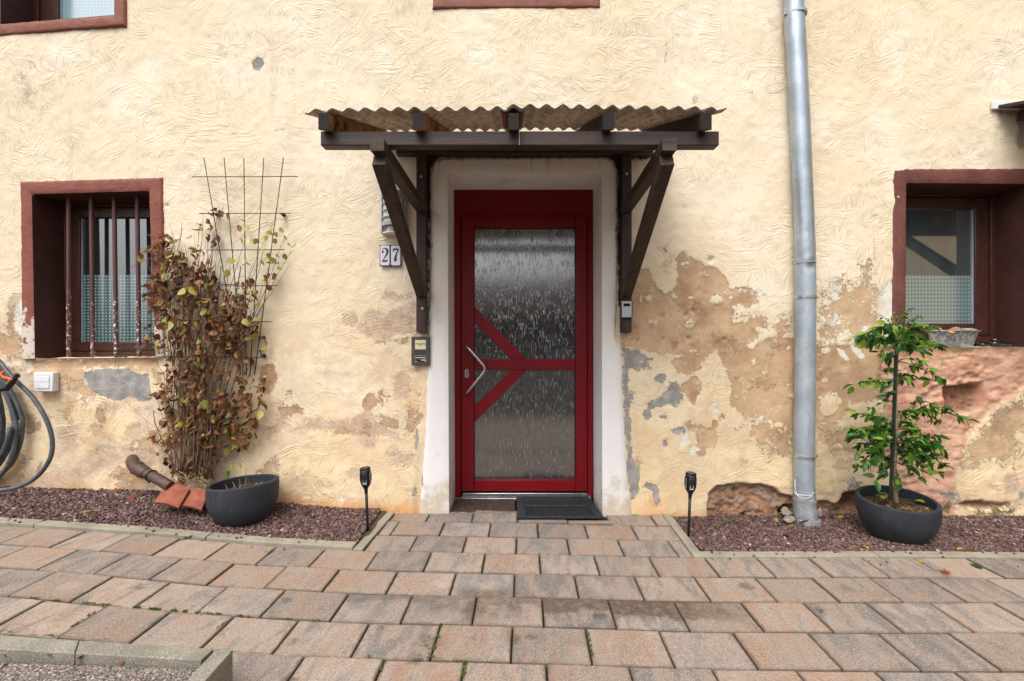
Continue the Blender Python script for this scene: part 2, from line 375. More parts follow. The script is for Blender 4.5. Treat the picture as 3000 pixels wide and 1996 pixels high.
M['sheet_brown'] = simple('overlap_strip_brown', (.20, .085, .055), .8, nsc=20, var=.5)
def zinc():
    n = N('galvanised_zinc'); p = n.pos(); z = n.sep(p)[2]
    sp = n.vor(n.map(p, sc=(1, 1, .55)), 55, w='Color'); sp = n.sep(sp)[0]
    c = n.mix(n.mr(n.noise(p, 5, 5, .6), .3, .7), (.33, .385, .44), (.48, .545, .61))
    c = n.mix(n.ma('MULTIPLY', sp, .35), c, (.30, .34, .38))
    st = n.noise(n.map(p, sc=(1, 1, .12)), 40, 5, .7)
    c = n.mix(n.mr(st, .55, .75, 0, .6), c, (.22, .25, .28)); c = n.mix(n.mr(n.noise(p, 70, 3), .66, .74, 0, .5), c, (.75, .77, .78))
    ru = n.mr(n.noise(p, 18, 5), .3, .7, .34, .62)
    return n.pr(c, n.mf(n.mr(z, 1.5, 1.9), .62, .40), n.mf(n.mr(z, 1.2, 2.1), .55, .75), .5, n.bump(n.noise(p, 28, 4), .12, .004))
M['zinc'] = zinc()
def door_red():
    n = N('dark_red_door_foil'); o = n.pos(); g = n.noise(n.map(o, sc=(1, 1, .12)), 160, 4, .6)
    c = n.mix(n.mr(n.noise(o, 3, 3), .3, .7), (.165, .0025, .007), (.195, .003, .009))
    c = n.mix(n.mr(n.noise(o, 90, 2), .74, .78, 0, .5), c, (.3, .15, .13))
    return n.pr(c, .42, 0, .35, n.bump(n.ma('ADD', g, n.noise(o, 300, 2)), .25, .0012))
M['red'] = door_red()
def rain_glass():
    n = N('ornamental_rain_glass'); p = n.pos(); x, y, z = n.sep(p); uv = n.comb(x, z, 0)
    rib = n.noise(n.map(uv, sc=(1, .05, 1)), 95, 3, .75)
    blk = n.noise(n.map(uv, sc=(1, .6, 1)), 16, 3, .6)
    drop = n.mr(n.noise(n.map(uv, sc=(1, .17, 1)), 105, 3, .75), .52, .64)
    h = n.ma('ADD', n.ma('MULTIPLY', rib, .9), n.ma('MULTIPLY', n.ma('MULTIPLY', drop, n.mr(blk, .38, .6)), .9))
    c = n.mix(n.mr(rib, .42, .60), (.002, .002, .003), (.038, .038, .041))
    c = n.mix(n.ma('MULTIPLY', drop, n.mr(blk, .35, .62, .25, .9)), c, (.19, .20, .24))  # glints on ribs and drops painted as pale tones in the glass
    return n.pr(c, .11, 0, 1.0, n.bump(h, .6, .0013), ior=2.05)
M['rain_glass'] = rain_glass()
M['alu'] = simple('brushed_aluminium', (.62, .63, .65), .32, 1, nsc=8, var=.08, bump=.1)
M['steel'] = simple('brushed_steel', (.55, .53, .51), .26, 1, nsc=60, var=.08, bump=.08, bsc=300)
M['dark_metal'] = simple('weathered_bolt', (.35, .33, .3), .5, .8, var=.4)
M['frame_brown'] = simple('brown_window_frame', (.060, .022, .016), .34, 0, .5, nsc=25, var=.2, bump=.2)
def bar_mat():
    n = N('painted_iron_bar'); p = n.pos(); z = n.sep(p)[2]
    fl = n.ma('ADD', n.noise(p, 48, 5, .7), n.mr(z, 1.75, 1.2, -.08, .07)); m = n.mr(fl, .635, .65)
    c = n.mix(m, n.mix(n.noise(p, 20, 3), (.085, .034, .030), (.14, .062, .055)), (.72, .68, .62))
    return n.pr(c, .5, 0, .5, n.bump(n.ma('ADD', n.noise(p, 70, 4), n.ma('MULTIPLY', m, -1)), .4, .002))
M['bar'] = bar_mat()
def film_pane(name, film, glass, ztop, pitch, dot=(.26, .40, .41), xoff=0):
    """window pane: plain above, frosted film printed with a grid of dots below"""
    n = N(name); p = n.pos(); x, y, z = n.sep(p)
    fx = n.ma('ABSOLUTE', n.ma('SUBTRACT', n.ma('FRACT', n.ma('DIVIDE', n.ma('ADD', x, 20 + xoff), pitch[0])), .5))
    fz = n.ma('ABSOLUTE', n.ma('SUBTRACT', n.ma('FRACT', n.ma('DIVIDE', n.ma('SUBTRACT', z, ztop - 20 * pitch[1]), pitch[1])), .5))
    d = n.ma('MULTIPLY', n.mr(fx, .27, .20), n.mr(fz, .27, .20))
    inf = n.mr(z, ztop + .004, ztop - .004)
    fog = n.mix(n.noise(p, 3, 3), film, tuple(k * 1.35 for k in film))
    c = n.mix(inf, n.mix(n.mr(n.noise(n.map(p, sc=(3, 1, .3)), 2.2, 3), .35, .65), glass, tuple(k * 1.8 for k in glass)), n.mix(d, fog, dot))
    return n.pr(c, n.mf(inf, .03, .14), 0, 1.0, ior=2.0)
M['pane_left'] = film_pane('pane_dotted_film_left', (.038, .080, .088), (.010, .014, .018), 1.560, (.0248, .0212))
M['pane_right'] = film_pane('pane_dotted_film_right', (.10, .155, .16), (.030, .036, .039), 1.555, (.0226, .0262), (.27, .37, .37))
M['pane_top'] = film_pane('pane_dotted_film_top', (.20, .32, .38), (.1, .1, .1), 5.2, (.0225, .0225), (.30, .44, .50))  # paler blue film tone stands for sky reflected in the upper panes
def paver_mat():
    n = N('concrete_paving_slab'); o = n.co(); r = n.rnd(); p = n.pos()
    rr = n.ma('MULTIPLY', n.ma('SUBTRACT', n.ma('FRACT', n.ma('MULTIPLY', r, 7.13)), .5), .22)
    q = n.vm('ADD', n.map(o, rot=(0, 0, .12)), n.comb(n.ma('MULTIPLY', r, 53), n.ma('MULTIPLY', r, 31), 0))
    s1 = n.noise(n.map(q, sc=(2.6, .8, 1)), 6.5, 5, .6, .3); s2 = n.noise(n.map(q, loc=(5, 5, 0), sc=(2.4, .7, 1)), 7, 5, .62, .4)
    base = n.mix(r, (.238, .190, .160), (.305, .235, .19))
    k = n.ma('ADD', s1, rr)
    c = n.mix(n.mr(k, .49, .70, 0, .8), base, (.285, .172, .112))
    k2 = n.ma('SUBTRACT', s2, n.ma('MULTIPLY', rr, .8))
    c = n.mix(n.mr(k2, .47, .64, 0, .9), c, (.15, .138, .13))
    c = n.mix(n.mr(n.noise(n.vm('ADD', q, (9, 2, 0)), 5, 3), .56, .7, 0, .35), c, (.42, .35, .29))
    vv_ = n.mr(n.ma('FRACT', n.ma('MULTIPLY', r, 13.7)), 0, 1, .80, 1.13, False); c = n.mix(1.0, c, n.comb(vv_, vv_, vv_), 'MULTIPLY')
    sp = n.noise(p, 330, 2, .6); sp2 = n.noise(p, 130, 3, .7); c = n.mix(n.mr(sp, .54, .66, 0, .6), c, (.55, .5, .44)); c = n.mix(n.mr(sp2, .46, .34, 0, .55), c, (.12, .09, .075)); c = n.mix(n.mr(sp2, .56, .66, 0, .35), c, (.45, .39, .33))
    # damp brown stain in front of the step and scattered dark spots (fixed places on the paving)
    x, y, z = n.sep(p)
    nz = n.ma('ADD', n.ma('MULTIPLY', n.ma('SUBTRACT', n.noise(p, 7, 6, .7), .5), .16), n.ma('MULTIPLY', n.ma('SUBTRACT', n.noise(p, 60, 5, .8), .5), .07))
    v = n.ma('ADD', n.ma('ADD', y, n.ma('MULTIPLY', x, .03)), nz)
    v0 = n.ma('ADD', y, n.ma('MULTIPLY', x, .0304)); band = n.ma('MULTIPLY', n.mr(v0, -.951, -.949, 1, 0), n.mr(v, n.ma('SUBTRACT', -1.02, n.ma('MULTIPLY', r, .09)), n.ma('SUBTRACT', -.99, n.ma('MULTIPLY', r, .08)), 0, n.ma('ADD', .55, n.ma('MULTIPLY', r, .45))))
    band = n.ma('MULTIPLY', band, n.ma('MULTIPLY', n.mr(x, -.80, -.6), n.mr(x, 1.1, .6)))
    bst = n.ma('MULTIPLY', n.mr(n.vm('LENGTH', n.vm('MULTIPLY', n.vm('SUBTRACT', p, (-.10, -1.00, 0)), (1, 2, 0)), w=1), .34, .12), n.mr(n.noise(p, 9, 4), .35, .6))
    stain = n.ma('MULTIPLY', n.ma('MAXIMUM', band, n.ma('MULTIPLY', bst, .8)), n.mr(n.noise(p, 34, 6, .8), .34, .56, .45, 1))
    c = n.mix(n.ma('MULTIPLY', stain, .92), c, (.070, .044, .026))
    sps = None
    for (sx, sy, sr) in ((-.30, -1.245, .055), (-.335, -1.33, .05), (-.30, -1.28, .03), (.005, -1.225, .045), (.075, -1.215, .03), (-.80, -1.25, .04), (-1.25, -1.46, .05), (-.5, -1.16, .03),
                         (1.35, -1.21, .03), (1.05, -.86, .04), (.62, -1.62, .06), (-.72, -1.45, .04), (1.9, -1.3, .035), (.30, -.77, .03), (.35, -1.09, .025), (-1.6, -.96, .035), (-.95, -1.0, .03), (1.25, -1.05, .03), (1.55, -1.47, .03)):
        dd = n.ma('ADD', n.vm('LENGTH', n.vm('MULTIPLY', n.vm('SUBTRACT', p, (sx, sy, 0)), (1, 1, 0)), w=1), n.ma('MULTIPLY', nz, .35))
        m_ = n.mr(n.ma('ADD', dd, n.ma('MULTIPLY', nz, .35)), sr, sr * .2); sps = m_ if sps is None else n.ma('MAXIMUM', sps, m_)
    c = n.mix(n.ma('MULTIPLY', sps, n.mr(n.noise(p, 70, 5, .8), .35, .62, .1, .8)), c, (.045, .035, .028))
    # grime along the slab's own rim
    bx = n.sep(n.co('Generated')); ex = n.ma('MINIMUM', n.ma('MINIMUM', bx[0], n.ma('SUBTRACT', 1, bx[0])), n.ma('MINIMUM', bx[1], n.ma('SUBTRACT', 1, bx[1])))
    rim = n.mr(n.ma('ADD', ex, n.ma('MULTIPLY', n.ma('SUBTRACT', n.noise(p, 30, 4), .5), .12)), .045, .0, 0, .6)
    c = n.mix(rim, c, (.12, .09, .068))
    return n.pr(c, .8, 0, .3, n.bump(n.ma('ADD', n.noise(p, 260, 3, .7), n.ma('MULTIPLY', n.noise(p, 18, 4), .8)), .55, .0028))
M['paver'] = paver_mat()
def concrete(name, c1, c2, sp=.5, agg=None):
    n = N(name); p = n.pos(); c = n.mix(n.mr(n.noise(p, 6, 6, .65), .3, .7), c1, c2)
    c = n.mix(n.mr(n.noise(p, 2.5, 4), .5, .7, 0, .5), c, tuple(k * .6 for k in c1))
    s = n.noise(p, 210, 3, .7); c = n.mix(n.mr(s, .55, .7, 0, sp), c, (.6, .57, .5)); c = n.mix(n.mr(s, .45, .32, 0, sp), c, (.07, .06, .05))
    h = n.ma('ADD', s, n.ma('MULTIPLY', n.noise(p, 30, 5), .7))
    if agg:
        vo = n.nd('TexVoronoi', feature='F1'); n.put(vo.inputs['Vector'], p); n.put(vo.inputs['Scale'], agg); sc = n.sep(vo.outputs['Color'])
        peb = n.ramp(sc[0], [(0, (.10, .085, .08)), (.35, (.22, .175, .15)), (.6, (.34, .28, .235)), (.8, (.19, .15, .15)), (1, (.52, .48, .44))])
        c = n.mix(n.mr(vo.outputs['Distance'], .45, .75, 0, .8), peb, (.045, .036, .03))
        h = n.ma('MULTIPLY', vo.outputs['Distance'], -1)
        return n.pr(c, .8, 0, .3, n.bump(h, 1, .004))
    return n.pr(c, .88, 0, .25, n.bump(h, .6, .003))
M['kerb'] = concrete('kerb_concrete', (.25, .225, .17), (.33, .30, .24), .45)
M['kerb_dark'] = concrete('old_kerb_concrete', (.185, .17, .135), (.285, .265, .215), .7)
M['agg'] = concrete('washed_aggregate', (.2, .2, .2), (.3, .3, .3), agg=185)
M['sand'] = concrete('joint_sand', (.016, .012, .008), (.034, .026, .017), .3)
M['soilbed'] = concrete('gravel_bed_base', (.06, .035, .03), (.09, .05, .043), .3)
def gravel_mat():
    n = N('crushed_porphyry'); a = n.attr('tint'); p = n.pos()
    c = n.ramp(a, [(0, (.055, .034, .033)), (.35, (.115, .069, .066)), (.7, (.175, .108, .101)), (.90, (.235, .155, .138)), (.972, (.28, .17, .12)), (1, (.52, .46, .42))])
    c = n.mix(n.mr(n.noise(p, 2.5, 3), .4, .7, 0, .3), c, (.095, .055, .05))
    return n.pr(c, .82, 0, .3, n.bump(n.noise(p, 300, 3), .4, .002))
M['gravel'] = gravel_mat()
def planter_mat():
    n = N('anthracite_planter_shell'); p = n.pos(); s = n.noise(p, 420, 2, .6)
    c = n.mix(n.mr(n.noise(p, 14, 4), .3, .7), (.018, .023, .030), (.028, .034, .043)); c = n.mix(n.mr(s, .60, .72, 0, .5), c, (.12, .125, .13))
    dz_ = n.sep(p)[2]; du = n.ma('MULTIPLY', n.mr(n.ma('ADD', dz_, n.ma('MULTIPLY', n.noise(p, 12, 6, .75), .14)), .16, .05), .5)
    c = n.mix(du, c, (.10, .085, .075)); c = n.mix(n.mr(n.noise(n.map(p, sc=(1, 1, .15)), 30, 5, .7), .56, .72, 0, .35), c, (.09, .09, .09))
    return n.pr(c, .62, 0, .4, n.bump(n.noise(p, 220, 3, .8), .9, .003))
M['planter'] = planter_mat()
M['soil'] = concrete('potting_soil', (.028, .018, .012), (.07, .048, .028), .5)
def leaf_mat(name, stops, vein=.3, rough=.5, trans=.25):
    n = N(name); r = n.rnd(); a = n.attr('tint'); o = n.co(); k = n.ma('FRACT', n.ma('ADD', n.ma('MULTIPLY', r, 1.0), a))
    c = n.ramp(k, stops); c = n.mix(n.mr(n.noise(o, 60, 4), .4, .75, 0, vein), c, tuple(v * .4 for v in stops[0][1]))
    m = n.pr(c, rough, 0, .45, n.bump(n.noise(o, 120, 3), .3, .001))
    tr = n.nd('BsdfTranslucent'); n.put(tr.inputs[0], c); mx = n.nd('MixShader'); mx.inputs[0].default_value = trans
    n.t.links.new(n.bs.outputs[0], mx.inputs[1]); n.t.links.new(tr.outputs[0], mx.inputs[2]); n.t.links.new(mx.outputs[0], n.out.inputs[0]); return m
M['dry'] = leaf_mat('withered_leaf', [(0, (.050, .020, .010)), (.2, (.15, .058, .022)), (.42, (.28, .115, .042)), (.58, (.065, .026, .013)), (.76, (.36, .16, .062)), (.86, (.17, .065, .028)), (.93, (.40, .27, .05)), (1, (.46, .42, .08))], .4, .6)
M['lime'] = leaf_mat('yellow_green_leaf', [(0, (.16, .20, .03)), (.5, (.32, .34, .06)), (1, (.45, .42, .10))], .3)
M['green'] = leaf_mat('glossy_green_leaf', [(0, (.022, .090, .018)), (.3, (.045, .150, .024)), (.48, (.016, .068, .018)), (.66, (.10, .24, .030)), (.85, (.24, .42, .045)), (1, (.38, .50, .07))], .12, .26, .5)
M['maple'] = leaf_mat('dead_maple_leaf', [(0, (.12, .025, .015)), (.4, (.27, .07, .022)), (.7, (.38, .14, .045)), (1, (.20, .05, .02))], .4, .55)
M['yellow'] = leaf_mat('fallen_yellow_leaf', [(0, (.50, .34, .02)), (.5, (.55, .24, .02)), (1, (.36, .36, .03))], .2, .45)
M['stem'] = simple('dry_stem', (.13, .075, .048), .8, nsc=50, var=.4)
M['bark'] = simple('citrus_bark', (.20, .15, .09), .85, nsc=60, var=.4)
M['straw'] = simple('pale_dead_straw', (.34, .24, .13), .8, nsc=50, var=.4)
M['twig_green'] = simple('green_twig', (.05, .085, .025), .6)
M['wire'] = simple('green_coated_wire', (.008, .030, .022), .4, nsc=50, var=.3)
M['stake'] = simple('dark_green_stake', (.006, .016, .010), .4, nsc=50, var=.3)
M['black'] = simple('black_plastic', (.010, .010, .011), .38, nsc=50, var=.3)
M['blackgloss'] = simple('glossy_black_plastic', (.006, .006, .007), .06, 0, .8, nsc=50, var=.2, bump=0)
M['rubber'] = simple('rubber_mat', (.022, .024, .028), .6, nsc=40, var=.4, bump=.3)
M['lampwhite'] = simple('opal_lamp_slat', (.62, .66, .78), .4, nsc=20, var=.05)
M['cream_pl'] = simple('cream_lamp_plastic', (.66, .63, .54), .5, nsc=20, var=.06)
M['grey_pl'] = simple('blue_grey_metal', (.36, .40, .46), .45, .2, nsc=40, var=.12)
M['white_pl'] = simple('white_plastic', (.72, .73, .75), .35, nsc=10, var=.04, bump=.05)
M['tile'] = simple('glazed_white_tile', (.66, .64, .66), .15, nsc=10, var=.05, bump=.05)
M['tile_blue'] = simple('blue_glaze', (.020, .045, .14), .2, nsc=60, var=.2, bump=.05)
M['inter'] = simple('grey_brown_cast_metal', (.085, .080, .066), .5, .5, nsc=60, var=.25, bump=.5, bsc=400)
M['inter_label'] = simple('cream_name_label', (.68, .60, .40), .4, nsc=10, var=.04)  # plain cream colour for the name and bell labels
M['ink'] = simple('dark_print', (.02, .018, .016), .6)
M['keybox'] = simple('silver_grey_plastic', (.44, .46, .49), .4, .4, nsc=50, var=.06)
M['hose'] = simple('grey_hose', (.075, .085, .095), .36, nsc=30, var=.3, bump=.1)
M['orange'] = simple('orange_plastic', (.75, .13, .015), .4, nsc=30, var=.12)
M['elbow'] = simple('grey_plastic_elbow', (.24, .25, .265), .45, nsc=30, var=.2)
M['clay'] = simple('brown_stoneware_pipe', (.075, .038, .032), .5, nsc=30, var=.35)
M['terra'] = simple('terracotta_tile', (.235, .070, .040), .85, nsc=18, var=.22, bump=.4)
M['stone'] = concrete('rubble_stone', (.20, .17, .14), (.38, .34, .29), .6)
M['stone_red'] = concrete('reddish_rock', (.20, .10, .075), (.36, .22, .17), .6)
M['stone_ochre'] = concrete('ochre_rock', (.42, .22, .08), (.55, .34, .15), .4)
M['tub'] = zinc.__call__() if False else simple('dull_zinc_tub', (.30, .315, .33), .5, .55, nsc=45, var=.45, bump=.1)
M['rope'] = simple('white_cord', (.62, .62, .62), .8)
M['moss'] = leaf_mat('moss', [(0, (.035, .075, .008)), (.5, (.07, .13, .012)), (1, (.12, .19, .02))], .3, .9)
def opp():
    n = N('opposite_house_render'); p = n.pos(); return n.pr(n.mix(n.noise(p, .8, 4), (.20, .17, .13), (.30, .26, .2)), .9)
M['opp'] = opp(); M['opp_roof'] = simple('opposite_roof_tile', (.06, .03, .022), .8, nsc=3)
M['hedge'] = simple('dark_hedge', (.018, .030, .012), .9, nsc=4, var=.6)
M['interior'] = simple('dark_interior', (.02, .02, .022), .9)
# ---------------------------------------------------------------- ground profile (measured from the paving rows)
GK = np.array([-4.5, -3., -2, -1.3, -.7, 0, .7, 1.3, 2, 3, 4.5]); GV = np.array([.205, .132, .082, .031, .008, .004, -.003, .003, .016, .019, .022])
def g(x): return np.interp(x, GK, GV)
ZK = np.array([-4.5, -3.3, -2.28, -1.47, -1.09, -.61, 0, .96, 2, 4.5]); ZV = np.array([.21, .172, .145, .069, .038, .030, .0, -.016, -.018, -.016])
def gw(x): return np.interp(x, ZK, ZV)
TH = .0304
def rowd(nn, X): return 2.9444 - .1977 * nn - TH * X      # depth (from lens) of paving row line nn at X
# ---------------------------------------------------------------- the house wall
from mathutils import noise as mnoise
def sn(a, b, s=0):
    return mnoise.noise((a, b, s * 3.7)) * .30 + mnoise.noise((a * 2, b * 2, s * 3.7 + 9)) * .15 + mnoise.noise((a * 4, b * 4, s * 3.7 + 19)) * .08
def wp(poly): return [((a - 1500) * DW / F, ZC - (b - 998) * DW / F) for a, b in poly]
def zm(poly, x0, y0, s): return [(x0 + a * s, y0 + b * s) for a, b in poly]
def sdf(X, Z, poly):
    """signed distance, positive inside"""
    d = np.full(X.shape, 1e9); ins = np.zeros(X.shape, bool); n = len(poly)
    for i in range(n):
        ax, az = poly[i]; bx, bz = poly[(i + 1) % n]; ex, ez = bx - ax, bz - az
        t = np.clip(((X - ax) * ex + (Z - az) * ez) / (ex * ex + ez * ez + 1e-12), 0, 1)
        d = np.minimum(d, (X - ax - t * ex) ** 2 + (Z - az - t * ez) ** 2)
        c = ((az > Z) != (bz > Z)) & (X < (bx - ax) * (Z - az) / (bz - az + 1e-12) + ax); ins ^= c
    d = np.sqrt(d); return np.where(ins, d, -d)
Z3 = (1800, 650, .574); Z4 = (1900, 800, .5741); ZL = (0, 1000, 1 / 3.136)
REG = {'m_brown': [], 'm_grey': [], 'm_white': [], 'm_pink': [], 'm_soot': [], 'm_orange': [], 'm_stain': [], 'm_rub': [], 'm_green': [], 'm_purple': []}
def reg(k, poly, soft=.05, gain=1.0, z=None): REG[k].append((wp(zm(poly, *z) if z else poly), soft, gain))
def blob(k, cx, cy, rx, ry, soft=.05, gain=1.0, z=None, n=9):
    rr = random.Random(int(cx * 7 + cy * 13)); poly = []
    for i in range(n):
        a = 2 * PI * i / n; q = .75 + .5 * rr.random(); poly.append((cx + rx * q * math.cos(a), cy + ry * q * math.sin(a)))
    reg(k, poly, soft, gain, z)
# big bare patch right of the door
reg('m_brown', [(30, 250), (190, 245), (210, 320), (262, 345), (325, 330), (320, 200), (350, 158), (400, 190), (450, 215), (505, 235), (570, 290), (590, 345), (680, 330), (745, 410), (770, 520), (830, 590), (930, 600), (1010, 640), (1100, 640), (1300, 620), (1560, 660), (1560, 900), (1200, 920), (1150, 1010), (1030, 1030), (930, 1090), (850, 1020), (700, 1000), (590, 935), (610, 850), (565, 740), (520, 650), (440, 720), (390, 780), (330, 760), (290, 690), (180, 655), (40, 620)], .045, z=Z3)
blob('m_brown', 395, 850, 45, 60, .03, z=Z3); blob('m_brown', 460, 1100, 50, 60, .03, z=Z3); blob('m_brown', 510, 1030, 12, 22, .02, z=Z3); blob('m_brown', 440, 1160, 25, 45, .02, z=Z3)
reg('m_brown', [(1030, 290), (1150, 270), (1250, 220), (1340, 260), (1400, 340), (1420, 600), (1200, 640), (1030, 650)], .16, .62, z=Z3)     # half-worn brush marks
reg('m_brown', [(540, 340), (760, 400), (920, 470), (920, 600), (560, 620)], .14, .62, z=Z3)
reg('m_brown', [(600, 930), (930, 1060), (925, 1230), (760, 1210), (640, 1060)], .12, .60, z=Z3)
reg('m_brown', [(1040, 1040), (1240, 1010), (1250, 1180), (1080, 1180)], .10, .62, z=Z3)
reg('m_brown', [(1260, 950), (1568, 930), (1568, 1260), (1300, 1290)], .14, .60, z=Z3)
# pink sandstone under the right window
reg('m_pink', [(1180, 390), (1500, 370), (1960, 380), (1960, 560), (1850, 640), (1750, 700), (1640, 840), (1560, 1000), (1560, 1240), (1400, 1280), (1260, 1100), (1230, 760), (1180, 560)], .06, z=Z4)
reg('m_brown', [(1640, 840), (1760, 690), (1960, 560), (1960, 820), (1800, 900), (1640, 980)], .10, .64, z=Z4)
blob('m_purple', 1650, 990, 60, 40, .05, .8, z=Z4); blob('m_purple', 1850, 1080, 70, 60, .05, .8, z=Z4); blob('m_rub', 1720, 1180, 190, 48, .07, .62, z=Z4)
blob('m_green', 1520, 1190, 38, 45, .03, .75, z=Z4); blob('m_green', 1750, 1222, 110, 26, .03, .85, z=Z4); blob('m_green', 1420, 1230, 80, 16, .02, .8, z=Z4)
# rubble hollows along the foot of the wall
reg('m_rub', [(293, 1245), (300, 1120), (340, 1085), (430, 1070), (560, 1072), (640, 1095), (670, 1125), (735, 1140), (745, 1160), (745, 1245)], .016, z=Z4)
reg('m_rub', [(850, 1250), (850, 1165), (905, 1165), (950, 1180), (990, 1150), (1040, 1120), (1090, 1125), (1100, 1250)], .018, z=Z4)
blob('m_purple', 900, 1140, 60, 26, .03, .9, z=Z4)
# grey mortar and stains beside the door surround, right
reg('m_grey', [(38, 640), (120, 660), (190, 700), (180, 745), (120, 765), (60, 760), (74, 850), (112, 870), (76, 920), (66, 960), (80, 1060), (96, 1190), (62, 1180), (40, 960), (34, 800)], .030, .78, z=Z3); reg('m_grey', [(1822, 1030), (1834, 1030), (1842, 1150), (1850, 1280), (1862, 1380), (1872, 1430), (1858, 1450), (1838, 1390), (1826, 1200)], .016, .78)
reg('m_grey', [(170, 930), (280, 850), (345, 880), (350, 905), (250, 940), (180, 960)], .022, z=Z3); blob('m_grey', 165, 985, 22, 28, .02, z=Z3); blob('m_grey', 245, 998, 18, 8, .015, z=Z3)
blob('m_grey', 230, 800, 30, 26, .02, .9, z=Z3); blob('m_grey', 320, 1070, 30, 22, .016, .9, z=Z3); blob('m_grey', 350, 1065, 14, 20, .016, z=Z3); blob('m_grey', 258, 1125, 10, 18, .012, z=Z3)
blob('m_grey', 255, 140, 36, 34, .05, .62, z=Z3); blob('m_purple', 265, 205, 60, 60, .06, .66, z=Z3)
reg('m_grey', [(62, 1230), (110, 1250), (130, 1300), (120, 1380), (90, 1420), (70, 1330)], .02, z=Z3); reg('m_grey', [(150, 1330), (210, 1340), (225, 1420), (205, 1440), (190, 1370), (140, 1350)], .02, z=Z3)
blob('m_white', 400, 1160, 38, 34, .03, .72, z=Z3); blob('m_white', 240, 860, 40, 26, .03, .6, z=Z3); blob('m_white', 560, 360, 40, 22, .03, .62, z=Z3); blob('m_white', 660, 350, 60, 24, .04, .6, z=Z3)
blob('m_white', 795, 440, 26, 40, .04, .62, z=Z3); blob('m_white', 875, 835, 45, 22, .03, .66, z=Z3); blob('m_white', 1120, 340, 42, 24, .03, .66, z=Z3); blob('m_white', 1310, 335, 26, 24, .03, .62, z=Z3); blob('m_white', 410, 660, 50, 20, .03, .6, z=Z3)
reg('m_white', [(1345, 380), (1400, 300), (1425, 290), (1450, 400), (1450, 500), (1380, 520), (1345, 490)], .022, z=Z3)
reg('m_white', [(1198, 610), (1240, 630), (1280, 690), (1260, 700), (1215, 665)], .014, z=Z3); reg('m_white', [(1136, 645), (1170, 655), (1206, 705), (1190, 712), (1150, 680)], .012, z=Z3)
blob('m_white', 2562, 640, 13, 12, .012, .9); blob('m_white', 2450, 1000, 60, 9, .03, .55)
# left part of the wall
blob('m_grey', 750, 186, 17, 19, .012)
reg('m_grey', [(760, 290), (880, 258), (1000, 248), (1180, 255), (1250, 300), (1365, 300), (1400, 500), (1370, 560), (1270, 550), (1180, 500), (1110, 552), (1000, 530), (900, 495), (820, 430), (790, 360)], .016, z=ZL)
reg('m_white', [(62, 872), (98, 866), (98, 1000), (86, 1045), (70, 1000), (40, 960), (42, 905)], .03)
reg('m_brown', [(0, 905), (45, 890), (70, 960), (88, 1040), (60, 1060), (0, 1070)], .08, .62); reg('m_purple', [(0, 900), (60, 900), (90, 1060), (0, 1130)], .10, .60)
reg('m_brown', [(80, 1052), (460, 1046), (470, 1120), (440, 1085), (240, 1080), (250, 1120), (300, 1155), (250, 1180), (165, 1090), (90, 1095)], .05, .8)
reg('m_brown', [(510, 190), (470, 260), (460, 380), (420, 330), (400, 240), (440, 180)], .05, .0, z=ZL)
blob('m_brown', 925, 690, 55, 100, .05, .72, z=ZL); blob('m_brown', 600, 640, 70, 90, .08, .62, z=ZL); blob('m_purple', 640, 820, 80, 110, .10, .62, z=ZL); blob('m_purple', 1270, 640, 60, 40, .05, .7, z=ZL)
blob('m_purple', 1180, 1150, 180, 90, .12, .55, z=ZL); blob('m_purple', 950, 850, 60, 80, .08, .62, z=ZL); blob('m_purple', 360, 760, 60, 260, .10, .55, z=ZL); blob('m_purple', 650, 1120, 150, 60, .1, .5, z=ZL)
reg('m_brown', [(765, 1075), (800, 1065), (812, 1110), (790, 1155), (762, 1158), (758, 1110)], .022); blob('m_brown', 845, 1205, 26, 17, .02); blob('m_purple', 775, 1230, 24, 26, .04, .66)
reg('m_purple', [(1035, 965), (1075, 905), (1130, 915), (1190, 890), (1225, 880), (1222, 985), (1120, 1000), (1080, 1000)], .06, .80)
reg('m_brown', [(1080, 1000), (1225, 975), (1225, 1000), (1100, 1012)], .04, .64)
reg('m_purple', [(850, 1265), (900, 1215), (985, 1230), (1080, 1200), (1150, 1240), (1180, 1295), (1040, 1290), (940, 1275)], .06, .72); blob('m_brown', 1085, 1178, 24, 26, .02, .9); blob('m_brown', 1130, 1235, 44, 24, .05, .75); blob('m_brown', 1010, 1265, 44, 18, .04, .7)
blob('m_purple', 1040, 1385, 60, 40, .06, .55); blob('m_grey', 1215, 1440, 14, 22, .02, .7); blob('m_white', 1003, 1458, 8, 14, .008, .9); blob('m_grey', 1222, 1290, 5, 36, .012, .9)
blob('m_purple', 900, 1400, 90, 60, .10, .48); blob('m_purple', 700, 1330, 60, 60, .08, .5)
blob('m_orange', 1200, 1130, 44, 90, .10, .42); blob('m_purple', 1216, 1085, 18, 16, .03, .8)
reg('m_orange', [(560, 1440), (1240, 1480), (1240, 1520), (560, 1470)], .07, .85); reg('m_orange', [(1860, 1490), (2090, 1500), (2090, 1530), (1860, 1530)], .07, .8); blob('m_orange', 1910, 1470, 34, 30, .04, .6)
reg('m_orange', [(0, 1400), (460, 1440), (460, 1480), (0, 1450)], .06, .6)
